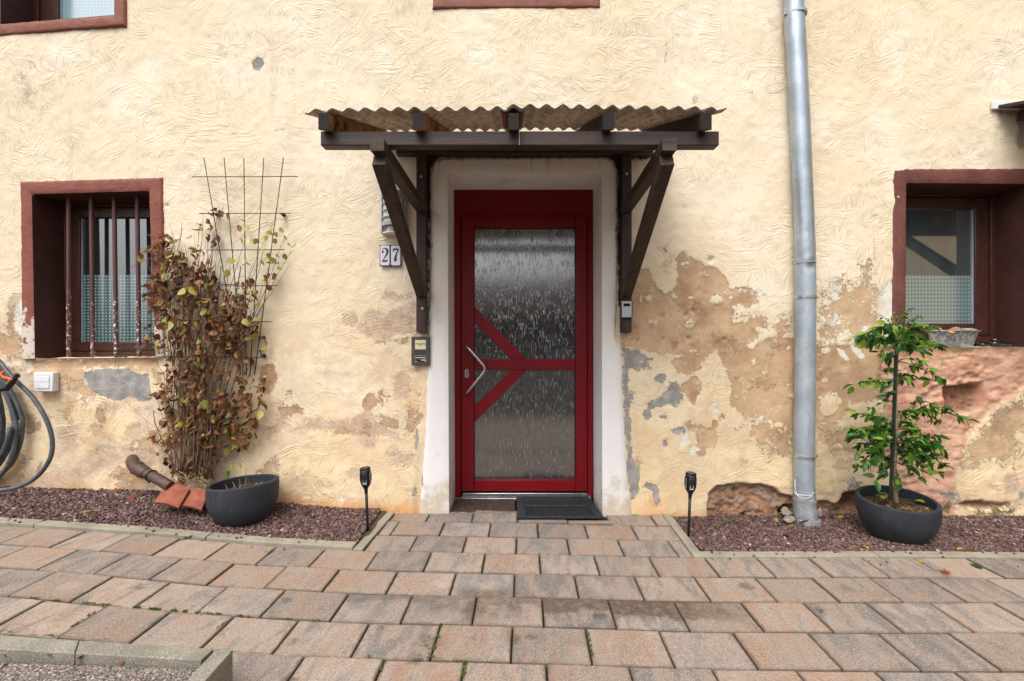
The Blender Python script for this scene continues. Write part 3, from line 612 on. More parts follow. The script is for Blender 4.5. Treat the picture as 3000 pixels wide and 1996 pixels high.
# soot along the canopy posts and under the ledger
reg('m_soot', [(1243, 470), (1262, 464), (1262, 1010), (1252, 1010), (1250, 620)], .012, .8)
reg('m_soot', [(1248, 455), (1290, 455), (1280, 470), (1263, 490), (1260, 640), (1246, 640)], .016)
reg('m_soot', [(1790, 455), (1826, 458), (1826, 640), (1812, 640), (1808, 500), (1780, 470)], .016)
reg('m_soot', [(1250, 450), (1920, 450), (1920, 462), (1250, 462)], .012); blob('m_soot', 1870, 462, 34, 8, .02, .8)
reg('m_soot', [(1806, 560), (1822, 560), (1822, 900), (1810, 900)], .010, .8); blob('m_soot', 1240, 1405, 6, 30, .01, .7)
blob('m_stain', 2965, 330, 45, 14, .04, .9); blob('m_stain', 2990, 400, 16, 50, .03, .8); blob('m_stain', 2038, 290, 16, 14, .01, .5); blob('m_stain', 80, 250, 60, 90, .12, .5)
reg('m_rub', [(1508, 582), (1600, 572), (1716, 566), (1728, 640), (1712, 700), (1600, 730), (1520, 690)], .03, .80, z=Z4)
reg('m_brown', [(1560, 860), (1700, 800), (1916, 700), (1916, 960), (1700, 1000), (1560, 1020)], .12, .66, z=Z4)
blob('m_purple', 1620, 1140, 90, 50, .08, .62, z=Z4); blob('m_purple', 1880, 1180, 60, 60, .06, .66, z=Z4); blob('m_grey', 1895, 1160, 16, 60, .02, .62, z=Z4)
reg('m_soot', [(1944, 108), (1948, 106), (1956, 140), (1952, 175), (1946, 205), (1942, 204), (1948, 170), (1951, 140)], .010, .62)
reg('m_stain', [(2640, 640), (2560, 680), (2565, 760), (2572, 850), (2566, 850), (2558, 760), (2552, 680)], .01, .5)
reg('m_stain', [(740, 395), (800, 380), (860, 372), (935, 378), (935, 382), (860, 377), (800, 386), (742, 400)], .010, .6)
reg('m_stain', [(815, 172), (850, 165), (900, 140), (902, 144), (852, 170), (816, 176)], .010, .6)
mr_ = random.Random(77)
for bx_, by_, bs_ in ((2030, 890, 60), (2130, 1010, 70), (2230, 1120, 60), (2280, 1010, 50), (1960, 960, 40), (2420, 1080, 60)): blob('m_pink', bx_, by_, bs_, bs_ * .6, .10, .5)
def scatter(n, x0, x1, y0, y1, kinds, smin, smax, g0, g1):
    for _ in range(n):
        k = mr_.choice(kinds); s_ = mr_.uniform(smin, smax); blob(k, mr_.uniform(x0, x1), mr_.uniform(y0, y1), s_ * mr_.uniform(.7, 1.3), s_ * mr_.uniform(.6, 1.3), mr_.uniform(.03, .08), mr_.uniform(g0, g1))
scatter(34, 0, 520, 1150, 1420, ['m_purple', 'm_purple', 'm_brown', 'm_purple'], 14, 60, .52, .74)
scatter(7, 0, 70, 880, 1100, ['m_purple', 'm_brown'], 15, 45, .6, .8)
scatter(16, 780, 1215, 1040, 1440, ['m_purple', 'm_purple', 'm_brown'], 10, 48, .50, .70)
scatter(9, 1000, 1220, 860, 1010, ['m_purple'], 12, 36, .55, .78)
scatter(16, 1860, 2320, 1020, 1400, ['m_purple', 'm_brown', 'm_grey', 'm_white'], 6, 30, .55, .85)
scatter(16, 2390, 3000, 820, 1010, ['m_purple', 'm_brown', 'm_white'], 10, 44, .50, .70)
scatter(22, 2420, 3000, 1200, 1480, ['m_purple', 'm_brown', 'm_purple', 'm_grey'], 12, 52, .55, .78)
scatter(14, 1860, 2300, 760, 1060, ['m_white', 'm_pink', 'm_purple'], 6, 26, .45, .66)
ISL = []
def island(px, py, s_): ISL.append((px, py, s_))
for _ in range(34): island(mr_.uniform(1880, 2320), mr_.uniform(840, 1230), mr_.uniform(5, 26))
for _ in range(14): island(mr_.uniform(2390, 2480), mr_.uniform(960, 1240), mr_.uniform(6, 26))
island(1945, 795, 34); island(2100, 880, 26); island(2180, 930, 34); island(2225, 900, 30); island(2240, 980, 26)
# openings: painted band outer quad, inner quad (TL, TR, BR, BL in photo pixels)
WINS = dict(
    left=dict(outer=[(60.6, 530.6), (479.6, 518), (484, 1047), (66, 1052)], inner=[(96, 570), (438.8, 560.4), (456.8, 1047), (104.9, 1050.8)]),
    right=dict(outer=[(2608, 492), (3046, 492), (3050, 1018), (2612, 1018)], inner=[(2652.6, 537), (3011, 540), (3012, 1018), (2650, 1018)]),
    top=dict(outer=[(-40, -420), (372, -420), (370, 79.5), (-42, 112)], inner=[(6, -370), (339, -370), (337, 46), (4, 73)]),
    mid=dict(outer=[(1265, -470), (1761, -470), (1761, 28), (1265, 31)], inner=[(1312, -420), (1716, -420), (1716, -17), (1312, -17)]))
DOOR_IN = [(1312, 510.6), (1762, 510.6), (1764, 1520), (1316, 1520)]
OPEN = [wp(w['inner']) for w in WINS.values()] + [wp(DOOR_IN)]
def wall():
    xs = np.concatenate([np.arange(-5.2, -3.5, .05), np.arange(-3.5, 3.5, .0092), np.arange(3.5, 5.21, .05)])
    zs = np.concatenate([np.arange(-.3, 3.4, .0092), np.arange(3.4, 5.01, .05)])
    X, Z = np.meshgrid(xs, zs); X = X.copy(); Z = Z.copy(); shp = X.shape
    x = X.ravel(); z = Z.ravel()
    hole = np.zeros(x.shape)
    for o in OPEN: hole = np.maximum(hole, (sdf(x, z, o) > .011).astype(float))
    # collars so the cut edge follows the opening exactly
    for o in OPEN:
        s = sdf(x, z, o); near = np.abs(s) < .012
        e = 1e-3; gx = (sdf(x[near] + e, z[near], o) - sdf(x[near] - e, z[near], o)) / (2 * e); gz = (sdf(x[near], z[near] + e, o) - sdf(x[near], z[near] - e, o)) / (2 * e)
        ins = s[near] > -.002
        xx = x[near]; zz = z[near]; xx[ins] -= (gx * s[near])[ins]; zz[ins] -= (gz * s[near])[ins]; x[near] = xx; z[near] = zz
    F_ = {}
    for k, lst in REG.items():
        v = np.zeros(x.shape)
        for poly, soft, gain in lst:
            if gain <= 0: continue
            q = np.array(poly); bb = (x > q[:, 0].min() - soft) & (x < q[:, 0].max() + soft) & (z > q[:, 1].min() - soft) & (z < q[:, 1].max() + soft)
            if not bb.any(): continue
            s = sdf(x[bb], z[bb], poly); v[bb] = np.maximum(v[bb], np.clip(.5 + s / (2 * soft), 0, 1) * gain)
        if k == 'm_brown':
            for (px, py, s_) in ISL:
                (a, b), = wp([(px, py)]); rr = s_ * DW / F; dd = np.sqrt((x - a) ** 2 + ((z - b) * 1.3) ** 2) / rr
                v *= 1 - .62 * np.clip(1.5 - dd, 0, 1)
        F_[k] = v
    wob = fbm(x * 7, z * 7, 4, 3) - .5
    y = (fbm(x * .9, z * .9, 3, 40) - .5) * .030 + (fbm(x * 6, z * 6, 4, 50) - .5) * .010 + (fbm(x * 22, z * 22, 3, 60) - .5) * .005
    def sm(v, a, b): t = np.clip((v - a) / (b - a), 0, 1); return t * t * (3 - 2 * t)
    bare = np.maximum(np.maximum(F_['m_brown'], F_['m_grey']), np.maximum(F_['m_white'], F_['m_purple'])) + wob * .3
    y += sm(bare, .45, .55) * .0025
    pk = sm(F_['m_pink'] + wob * .3, .35, .65)
    y += pk * ((fbm(x * 5, z * 9, 5, 70, .6) - .5) * .045 + .006 + (fbm(x * 26, z * 38, 3, 170, .7) - .5) * .014 + np.maximum(0, fbm(x * 9, z * 16, 4, 175, .7) - .60) * .12)
    # broken-out stone under the right window
    c1 = wp(zm([(1510, 578), (1600, 570), (1720, 560), (1730, 640), (1715, 700), (1600, 730), (1520, 690)], *Z4))
    s1 = sdf(x, z, c1); y += sm(s1 + wob * .03, -.006, .006) * (.040 + (fbm(x * 18, z * 10, 4, 80) - .5) * .03)
    c2 = wp(zm([(1505, 560), (1600, 540), (1640, 560), (1600, 578), (1510, 580)], *Z4)); y -= sm(sdf(x, z, c2), -.01, .01) * .014
    rb = F_['m_rub'] + wob * .15
    y += sm(rb, .42, .58) * (.030 + (fbm(x * 11, z * 15, 5, 90, .6) - .5) * .085 + (fbm(x * 34, z * 42, 3, 190, .7) - .5) * .022)
    hol = wp([(2283, 1496), (2300, 1482), (2326, 1483), (2330, 1530), (2283, 1525)]); y += sm(sdf(x, z, hol), -.006, .006) * .10
    hol = wp([(2470, 1445), (2520, 1440), (2520, 1500), (2475, 1505), (2460, 1470)]); y += sm(sdf(x, z, hol) + wob * .02, -.01, .015) * .05
    # foot of the wall bells out a little, sill edges crumble
    y -= sm(-z, -.55, 0) * .012
    sill = wp([(75, 1045), (470, 1043), (480, 1075), (75, 1085)]); y += sm(sdf(x, z, sill) + wob * .06, -.01, .012) * (.008 + wob * .03)
    # small holes
    for hx, hy, r in ((1942, 925, 4), (2011, 922, 4), (2030, 910, 4), (2018, 992, 5), (1943, 993, 3), (2121, 994, 3), (1851, 995, 3), (1869, 997, 3), (488, 601, 3), (2582, 1172, 6), (1230, 1160, 3), (1243, 1170, 4), (2083, 762, 6)):
        (a, b), = wp([(hx, hy)]); r *= DW / F; y += np.exp(-((x - a) ** 2 + (z - b) ** 2) / (r * 1.3) ** 2) * .02
    near = np.zeros(x.shape)
    for o in OPEN: near = np.maximum(near, np.clip(1 + sdf(x, z, o) / .03, 0, 1))
    sp_ = wp([(1225, 1530), (1246, 1250), (1258, 700), (1262, 463), (1808, 460), (1811, 700), (1806, 985), (1827, 1200), (1857, 1530)]); near = np.maximum(near, np.clip(1.4 + sdf(x, z, sp_) / .03, 0, 1) * ((x > -.7) & (x < .85)))
    y *= (1 - near * .9)
    nz, nx = shp; idx = np.arange(nz * nx).reshape(nz, nx)
    q = np.stack([idx[:-1, :-1], idx[:-1, 1:], idx[1:, 1:], idx[1:, :-1]], -1).reshape(-1, 4)
    keep = ~(hole[q].max(1) > .5); q = q[keep]
    used = np.zeros(nz * nx, bool); used[q.ravel()] = True; remap = np.cumsum(used) - 1
    v = np.stack([x, y, z], 1)[used]; q = remap[q]
    o = npmesh('plaster_wall', v, q, M['plaster'], HOUSE)
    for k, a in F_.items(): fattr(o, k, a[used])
    return o
HOUSE = thing('house', 'old cream plastered house front with flaking patches, red door and brown window surrounds', 'house', (0, 0, 0))
wall_o = wall()
def inlerp(q, u, v):
    tl, tr, br, bl = [np.array(k) for k in q]; return (tl * (1 - u) + tr * u) * (1 - v) + (bl * (1 - u) + br * u) * v
def band(name, key, mat_band, mat_rev, depth, bottom=False, label=None):
    """painted band lying 3 mm proud of the render, plus the four reveal faces of the opening"""
    o_ = [np.array(p) for p in wp(WINS[key]['outer'])]; i_ = [np.array(p) for p in wp(WINS[key]['inner'])]
    vs = []; fs = []; ms = []
    def strip(a0, a1, b0, b1, na, nb, fn, mi):
        base = len(vs)
        for j in range(nb + 1):
            for i in range(na + 1):
                u = i / na; v = j / nb; p = (a0 * (1 - u) + a1 * u) * (1 - v) + (b0 * (1 - u) + b1 * u) * v; vs.append(fn(p, u, v))
        for j in range(nb):
            for i in range(na):
                k = base + j * (na + 1) + i; fs.append((k, k + 1, k + na + 2, k + na + 1)); ms.append(mi)
    rs = 91
    def fr(p, u, v):
        n1 = sn(p[0] * 22, p[1] * 22, rs)
        n2 = sn(p[0] * 30 + 5, p[1] * 30, rs + 5)
        k = (1 - v) ** 4
        return (p[0] + n1 * .014 * k, -.003 - .006 * (1 - abs(2 * v - 1) ** 3) - .006 * n2 - .002 if v > 0.01 else .012, p[1] + n2 * .014 * k)
    for s in range(4):
        if s == 2 and not bottom: continue
        a0, a1 = o_[s], o_[(s + 1) % 4]; b0, b1 = i_[s], i_[(s + 1) % 4]
        strip(a0, a1, b0, b1, 60, 9, fr, 0)
    for s in range(4):
        a0, a1 = i_[s], i_[(s + 1) % 4]
        mi = 2 if (s == 2 and not bottom) else 1
        def rv(p, u, v, s=s):
            n1 = sn(p[0] * 9 + v * 2, p[1] * 9 + v * 3, rs + 9)
            off = n1 * .010 * math.sin(min(1, v * 3) * PI / 2) * (2.2 if (s == 2 and not bottom) else 1)
            dx, dz = ((0, off), (off, 0), (0, off), (off, 0))[s]
            return (p[0] + dx, -.006 + v * (depth + .006), p[1] + dz)
        strip(a0, a1, a0, a1, 40, 12, rv, mi)
    me = MB(); me.v = vs; me.f = fs; me.m = ms
    ob = me.build(name, [mat_band, mat_rev, M['plaster']], HOUSE, smooth=True, fix=False)
    if label: ob['label'] = label
    return ob
band('window_surround', 'left', M['band_left'], M['reveal'], .21, label='red-brown painted surround with paint flaking at its lower left')
band('window_surround', 'right', M['band_right'], M['reveal'], .21, label='brown painted surround worn along its upper edge')
band('window_surround', 'top', M['band'], M['reveal'], .21, bottom=True)
band('window_surround', 'mid', M['band'], M['reveal'], .21, bottom=True)
# ---- windows
def xw(px, d): return (px - 1500) * d / F
def zw(py, d): return ZC - (py - 998) * d / F
DF = 3.107; YF = DF - DW
def window(x0, x1, z0, z1, gx0, gx1, gz0, gz1, pane, frame_label=None):
    """frame fills x0..x1, z0..z1; glass gx0..gx1, gz0..gz1"""
    o = MB(); y = YF
    e = .022
    for a, b in (((x0 - .03, y, z0 - .03), (x0 + e, y + .07, z1 + .03)), ((x1 - e, y, z0 - .03), (x1 + .03, y + .07, z1 + .03)), ((x0 + e, y, z1 - e), (x1 - e, y + .07, z1 + .03)), ((x0 + e, y, z0 - .03), (x1 - e, y + .07, z0 + e))): o.bb(a, b)
    fr = o.build('window', M['frame_brown'], HOUSE, bevel=.003)
    s = MB(); y2 = y + .012
    for a, b in (((x0 + e + .003, y2, z0 + e + .003), (gx0, y2 + .05, z1 - e - .003)), ((gx1, y2, z0 + e + .003), (x1 - e - .003, y2 + .05, z1 - e - .003)), ((gx0, y2, gz1), (gx1, y2 + .05, z1 - e - .003)), ((gx0, y2, z0 + e + .003), (gx1, y2 + .05, gz0))): s.bb(a, b)
    s.build('sash', M['frame_brown'], fr, bevel=.004)
    MB().bb((gx0 - .004, y2 + .022, gz0 - .004), (gx1 + .004, y2 + .028, gz1 + .004)).build('pane', pane, fr)
    for xa in (gx0, gx1 - .006): MB().bb((xa, y2 + .013, gz0), (xa + .006, y2 + .022, gz1)).build('seal', M['grey_pl'], fr)
    MB().bb((x0 - .04, y + .075, z0 - .04), (x1 + .04, y + .30, z1 + .04)).build('room_lining', M['interior'], fr)
    if frame_label: fr['label'] = frame_label
    return fr
w1 = window(xw(181, DF), xw(510, DF), zw(1040, DF), zw(597, DF), xw(228, DF), xw(474, DF), zw(1003, DF), zw(636, DF), M['pane_left'], 'window behind four iron bars with dotted privacy film')
w2 = window(xw(2560, DF), xw(2913, DF), zw(995, DF), zw(566, DF), xw(2610, DF), xw(2863, DF), zw(948, DF), zw(610, DF), M['pane_right'], 'window with dotted privacy film above a zinc tub')
w3 = window(xw(102, DF), xw(400, DF), zw(90, DF), zw(-345, DF), xw(166, DF), xw(370, DF), zw(70, DF), zw(-320, DF), M['pane_top'])
w4 = window(xw(1310, DF), xw(1720, DF), zw(5, DF), zw(-395, DF), xw(1360, DF), xw(1670, DF), zw(-20, DF), zw(-370, DF), M['pane_top'])
for (xb, xt) in ((201.5, 201), (272.5, 267), (341, 334.5), (408, 402)):
    a = P(xb, 1049, 3.00); b = P(xt, 578, 3.00)
    mb = MB().tube([a, a.lerp(b, .3), a.lerp(b, .65), b + Vector((0, 0, .03))], .0125, 10)
    mb.build('iron_bar', M['bar'], w1, auto=60)
MB().tube([P(x, y, 2.97) for x, y in ((338, 1046), (345, 1043), (352, 1046), (362, 1044), (371, 1047))], .004, 6).build('cord_scrap', M['wire'], w1, smooth=True)
# ---- door surround (smooth white render frame round the opening)
def surround():
    o_ = wp([(1258, 462), (1813, 462), (1812, 960), (1806, 985), (1838, 1035), (1843, 1180), (1850, 1380), (1862, 1512), (1225, 1500), (1238, 1380), (1252, 1200), (1254, 1000)])
    # outline resampled as left edge, top edge, right edge
    def path(pts, n):
        pts = [np.array(p) for p in pts]; L = [0]
        for a, b in zip(pts, pts[1:]): L.append(L[-1] + np.linalg.norm(b - a))
        out = []
        for i in range(n + 1):
            t = L[-1] * i / n; k = min(max(np.searchsorted(L, t) - 1, 0), len(pts) - 2); u = (t - L[k]) / (L[k + 1] - L[k]); out.append(pts[k] * (1 - u) + pts[k + 1] * u)
        return out
    out = path(wp([(1225, 1520), (1236, 1400), (1246, 1250), (1252, 1080), (1257, 900), (1258, 700), (1258, 520), (1266, 480), (1290, 463), (1500, 460), (1780, 459), (1802, 470), (1811, 500), (1811, 700), (1808, 900), (1803, 985), (1812, 1010), (1822, 1045), (1827, 1200), (1839, 1390), (1857, 1520)]), 260)
    a, b, c, d = wp([(1316, 1520), (1312, 510.6), (1762, 510.6), (1764, 1520)])
    inn = path([a, b], 100)[:-1] + path([b, c], 60)[:-1] + path([c, d], 100)
    vs = []; fs = []; ed = []; nb = 8
    for i in range(261):
        p = out[i]; q = inn[i]; w = sn(i * .35, 0., 7) * .026
        for j in range(nb + 1):
            v = j / nb; r = p * (1 - v) + q * v
            if j == 0:
                dv = (p - q) / (np.linalg.norm(p - q) + 1e-9); r = p + dv * w
            y = .004 if j == 0 else -.013 - .004 * math.sin(v * PI) - sn(r[0] * 12, r[1] * 12, 21) * .006
            if j == nb: y = -.010
            vs.append((r[0], y, r[1])); ed.append(1 - v)
    for i in range(260):
        for j in range(nb):
            k = i * (nb + 1) + j; fs.append((k, k + 1, k + nb + 2, k + nb + 1))
    base = len(vs); nr = 10
    for i in range(261):
        q = inn[i]
        for j in range(nr + 1):
            t = j / nr; n_ = sn(q[0] * 6 + q[1] * 4, t * 2., 33) * .006 * math.sin(t * PI)
            vs.append((q[0] + (n_ if i < 100 or i > 160 else 0), -.010 + t * .315, q[1] + (n_ if 100 <= i <= 160 else 0))); ed.append(0)
    for i in range(260):
        for j in range(nr):
            k = base + i * (nr + 1) + j; fs.append((k, k + 1, k + nr + 2, k + nr + 1))
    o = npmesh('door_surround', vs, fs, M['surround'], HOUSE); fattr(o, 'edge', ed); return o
surround()
# ---- door
DD = 3.21; YD = DD - DW
def dx(px): return xw(px, DD)
def dz(py): return zw(py, DD)
fr = MB()
fr.bb((dx(1329), YD, dz(1459)), (dx(1350), YD + .07, dz(633))).bb((dx(1721), YD, dz(1459)), (dx(1737), YD + .07, dz(633))).bb((dx(1329), YD, dz(633)), (dx(1737), YD + .07, dz(550)))
door_frame = fr.build('door_frame', M['red'], HOUSE, bevel=.003)
MB().bb((dx(1352), YD - .006, dz(594)), (dx(1719), YD + .002, dz(590))).build('drip_edge', M['red'], door_frame, bevel=.001)
lf = MB(); yl = YD - .014
lf.bb((dx(1352), yl, dz(1438)), (dx(1389), yl + .07, dz(635))).bb((dx(1686), yl, dz(1438)), (dx(1719), yl + .07, dz(635)))
lf.bb((dx(1389), yl, dz(668)), (dx(1686), yl + .07, dz(635))).bb((dx(1389), yl, dz(1438)), (dx(1686), yl + .07, dz(1405)))
door = lf.build('door', M['red'], HOUSE, bevel=.005); door['label'] = 'dark red door with patterned glass and a bent steel pull'
yg = yl + .012
MB().bb((dx(1389) + .001, yg, dz(1084)), (dx(1686) - .001, yg + .03, dz(1052))).build('glazing_bar', M['red'], door, bevel=.003)
xl = dx(1389) + .001
MB().prism([(xl, dz(898.5)), (xl, dz(944.4)), (dx(1497), dz(1051.5)), (dx(1543), dz(1051.5))], yg + .001, yg + .029).build('glazing_bar', M['red'], door, bevel=.003)
MB().prism([(xl, dz(1191.8)), (xl, dz(1237.8)), (dx(1543), dz(1084.7)), (dx(1497), dz(1084.7))], yg + .001, yg + .029).build('glazing_bar', M['red'], door, bevel=.003)
for poly in ([(1389, 668), (1686, 668), (1686, 1052), (1543, 1052), (1389, 898)], [(1389, 944), (1497, 1052), (1389, 1052)], [(1389, 1085), (1497, 1085), (1389, 1192)], [(1543, 1085), (1686, 1085), (1686, 1405), (1389, 1405), (1389, 1238)]):
    MB().prism([(dx(a), dz(b)) for a, b in poly], yl + .030, yl + .036).build('glass_pane', M['rain_glass'], door)
bead = MB()
x0, x1, z0, z1 = dx(1389), dx(1686), dz(1405), dz(668)
for a, b in (((x0, z0), (x0 + .004, z1)), ((x1 - .004, z0), (x1, z1)), ((x0, z1 - .004), (x1, z1)), ((x0, z0), (x1, z0 + .004))): bead.bb((a[0], yl + .022, a[1]), (b[0], yl + .030, b[1]))
bead.build('rubber_seal', M['black'], door)
MB().bb((x0, yl - .001, z0), (x1, yl + .012, z0 + .006)).build('sill_bead', M['red'], door, bevel=.002)
hp = [P(1367, 1014, 3.185), P(1369, 1016, 3.14), P(1374, 1020, 3.13)] 
el = Vector((dx(1428), yl - .072, dz(1082))); ta = Vector((dx(1366), yl - .060, dz(1013))); tb = Vector((dx(1366), yl - .060, dz(1154)))
ta = P(1366.5, 1014, 3.135); tb = P(1366.5, 1153, 3.135); el = P(1425, 1081, 3.135)
cv = [ta + Vector((0, .062, 0)), ta + Vector((0, .02, 0)), ta + Vector((.004, .005, -.004)), ta.lerp(el, .15), ta.lerp(el, .5), ta.lerp(el, .82)]
cv += [ta.lerp(el, .82).lerp(el, t).lerp(el.lerp(tb.lerp(el, .82), t), t) for t in (.25, .5, .75)]
cv += [tb.lerp(el, .82), tb.lerp(el, .5), tb.lerp(el, .15), tb + Vector((.004, .005, .004)), tb + Vector((0, .02, 0)), tb + Vector((0, .062, 0))]
MB().tube(cv, .0105, 14).build('handle', M['steel'], door, smooth=True)
lk = MB(); cx, cz = dx(1368), dz(1094); pr_ = [(cx + .015 * math.cos(a), cz + .0175 * (1 if k < 9 else -1) + .015 * math.sin(a)) for k, a in enumerate([PI * i / 8 for i in range(9)] + [PI + PI * i / 8 for i in range(9)])]
lk.prism(pr_, yl - .008, yl + .001); lock = lk.build('lock_plate', M['steel'], door, bevel=.002)
MB().prism([(cx + .006 * math.cos(2 * PI * i / 12), cz + .006 + .006 * math.sin(2 * PI * i / 12)) for i in range(12)], yl - .011, yl - .008).bb((cx - .003, yl - .011, cz - .012), (cx + .003, yl - .008, cz + .002)).build('key_cylinder', M['dark_metal'], door)
MB().bb((dx(1357), yl - .018, dz(1450)), (dx(1718), yl - .002, dz(1441))).build('weather_strip', M['alu'], door, bevel=.003)
MB().bb((dx(1352), YD - .035, -.012), (dx(1730), YD + .04, .004)).bb((dx(1352), YD - .02, .004), (dx(1730), YD + .04, .016)).build('threshold', M['alu'], door_frame, bevel=.002)
# house body behind the front
hb = MB(); hb.bb((-5.2, .55, -.3), (5.2, 7, 5)); hb.bb((-5.2, .02, -.3), (-5.15, .55, 5)); hb.bb((5.15, .02, -.3), (5.2, .55, 5)); hb.bb((-5.2, .02, 4.96), (5.2, .56, 5))
hb.build('rear_body', M['opp'], HOUSE)
hb = MB(); hb.bb((-5.4, -.12, 5.0), (5.4, 7.3, 5.06)); 
hb.build('roof_eaves', M['wood_x'], HOUSE)
# ---------------------------------------------------------------- ground, paving, kerbs, gravel
def ground_sheet():
    xs = np.concatenate([[-60, -20, -8], np.arange(-5, 5.01, .1), [8, 20, 60]]); ys = np.array([-80, -30, -12, -6, -4, -3, -2.5, -2, -1.5, -1, 0.])
    X, Y = np.meshgrid(xs, ys); last = Y == 0; Y = np.where(last, rowd(3, np.clip(X, -5, 5)) - DW + .03, Y); Z = g(X) - .016
    V = np.stack([X.ravel(), Y.ravel(), Z.ravel()], 1)
    n, m = X.shape; idx = np.arange(n * m).reshape(n, m); q = np.stack([idx[:-1, :-1], idx[:-1, 1:], idx[1:, 1:], idx[1:, :-1]], -1).reshape(-1, 4)
    k = len(V); xp = np.linspace(-.80, .98, 12); V = np.concatenate([V, [(x, -.60, g(x) - .0165) for x in xp], [(x, .06, g(x) - .0165) for x in xp]])
    q = np.concatenate([q, [(k + i, k + i + 1, k + 13 + i, k + 12 + i) for i in range(11)]])
    o = npmesh('ground', V, q, M['sand']); tag(o, kind='structure'); return o
ground_sheet()
PAV = thing('pavement', None, None); del_keys = None; PAV['kind'] = 'structure'
def paver_mesh(w, d):
    bm = bmesh.new(); bmesh.ops.create_cube(bm, size=1); bmesh.ops.scale(bm, vec=(w, d, .05), verts=bm.verts)
    bmesh.ops.translate(bm, vec=(0, 0, -.025), verts=bm.verts)
    top = [e for e in bm.edges if all(v.co.z > -.01 for v in e.verts)] + [e for e in bm.edges if abs(e.verts[0].co.z - e.verts[1].co.z) > .01]
    bmesh.ops.bevel(bm, geom=top, offset=.0035, segments=1, affect='EDGES')
    bmesh.ops.delete(bm, geom=[f for f in bm.faces if f.normal.z < -.9], context='FACES')
    me = bpy.data.meshes.new('paver'); bm.to_mesh(me); bm.free(); me.materials.append(M['paver']); return me
DR = .1977; JG = .0068
PM = {}
def pmesh(w, d=DR):
    k = (round(w, 3), round(d, 3))
    if k not in PM: PM[k] = paver_mesh(w - JG, d - JG)
    return PM[k]
def joints(phase):
    c = [phase]; x = phase
    while x < 4.6: x += .279 if x < .85 else .2585; c.append(x)
    x = phase
    while x > -4.4: x -= .279 if x > -.85 else .2565; c.insert(0, x)
    return c
prand = random.Random(4)
BOXX = (-.855, -1.503)     # raised corner bed: x right edge, y of its back edge at the corner
for row in range(1, 16):
    ph = .070 if row % 2 == 0 else .228
    js = joints(ph)
    if row <= 3:
        lo, hi = (-.846 + .008 * (3 - row), .862 + .003 * (3 - row))
        js = [lo] + [q for q in js if lo + .055 < q < hi - .055] + [hi]
    for a, b in zip(js, js[1:]):
        if row <= 3:
            pass
        elif row > 9 and abs(a) > 3.2: continue
        elif row > 6 and abs(a) > 3.8: continue
        u = (a + b) / 2
        # u is measured along the rotated row
        if row == 1 and -.42 < u < .60: 
            if u > .01: a = max(a, .0); continue
        vv = 2.9444 - DR * (row - .5)
        X = u + TH * vv; d_ = vv - TH * X; Y = d_ - DW
        if row > 6 and X < BOXX[0] - .16 and Y < BOXX[1] - .12: continue
        z = float(g(X)); sl = (float(g(X + .1)) - float(g(X - .1))) / .2
        w = round(b - a, 3)
        o = inst('paver', pmesh(w if row <= 3 else (.279 if w > .268 else .258)), PAV, (X, Y, z + prand.uniform(-.0030, .0030)),
                 (prand.uniform(-.004, .004), -math.atan(sl) + prand.uniform(-.003, .003), -TH + prand.uniform(-.006, .006)))
# narrow strips below the rubber mat
for (xa, xb, ya, yb) in ((0.035, .335, -.150, -.108), (.340, .640, -.156, -.112)):
    z = float(g((xa + xb) / 2))
    o = MB().bb((xa, ya, z - .045), (xb, yb, z + .001)).build('paver', M['paver'], PAV, bevel=.003); o['label'] = 'narrow strip of paving showing in front of the rubber mat'
# kerbs (each stone a part)
KERB = thing('kerb', None, None); KERB['kind'] = 'structure'
def kerb_run(pts, w, zt, names='kerb_stone'):
    """pts: (x, y) list of the stone ends on the paving side; w: offset vector to the bed side"""
    for (a, b) in zip(pts, pts[1:]):
        a = Vector((*a, 0)); b = Vector((*b, 0)); dr = (b - a).normalized(); a2 = a + dr * .003; b2 = b - dr * .003; off = Vector((*w, 0)); n = 8
        mb = MB(); vs = []; fs = []
        for i in range(n + 1):
            p = a2.lerp(b2, i / n); q = p + off; z1 = float(g(p.x)) + zt; 
            vs += [(p.x, p.y, z1 - .1), (p.x, p.y, z1), (q.x, q.y, z1), (q.x, q.y, z1 - .1)]
        for i in range(n):
            k = 4 * i; fs += [(k, k + 4, k + 5, k + 1), (k + 1, k + 5, k + 6, k + 2), (k + 2, k + 6, k + 7, k + 3)]
        fs += [(0, 1, 2, 3), (4 * n + 3, 4 * n + 2, 4 * n + 1, 4 * n)]
        mb.add(vs, fs); mb.build(names, M['kerb'], KERB, bevel=.004)
def kl(x): return (x, rowd(3, x) - DW + .004)
kerb_run([kl(-4.3), kl(-3.56), kl(-2.56), kl(-1.62), kl(-.832)], (.003, .062), .014)
kerb_run([kl(.958), kl(1.86), kl(2.86), kl(3.86), kl(4.4)], (.002, .058), .004)
kerb_run([(-.782, rowd(3, -.8) - DW + .002), (-.748, -.012)], (-.050, 0), .004)
kerb_run([(.932, rowd(3, .95) - DW + .002), (.958, -.012)], (.050, .0), .004)
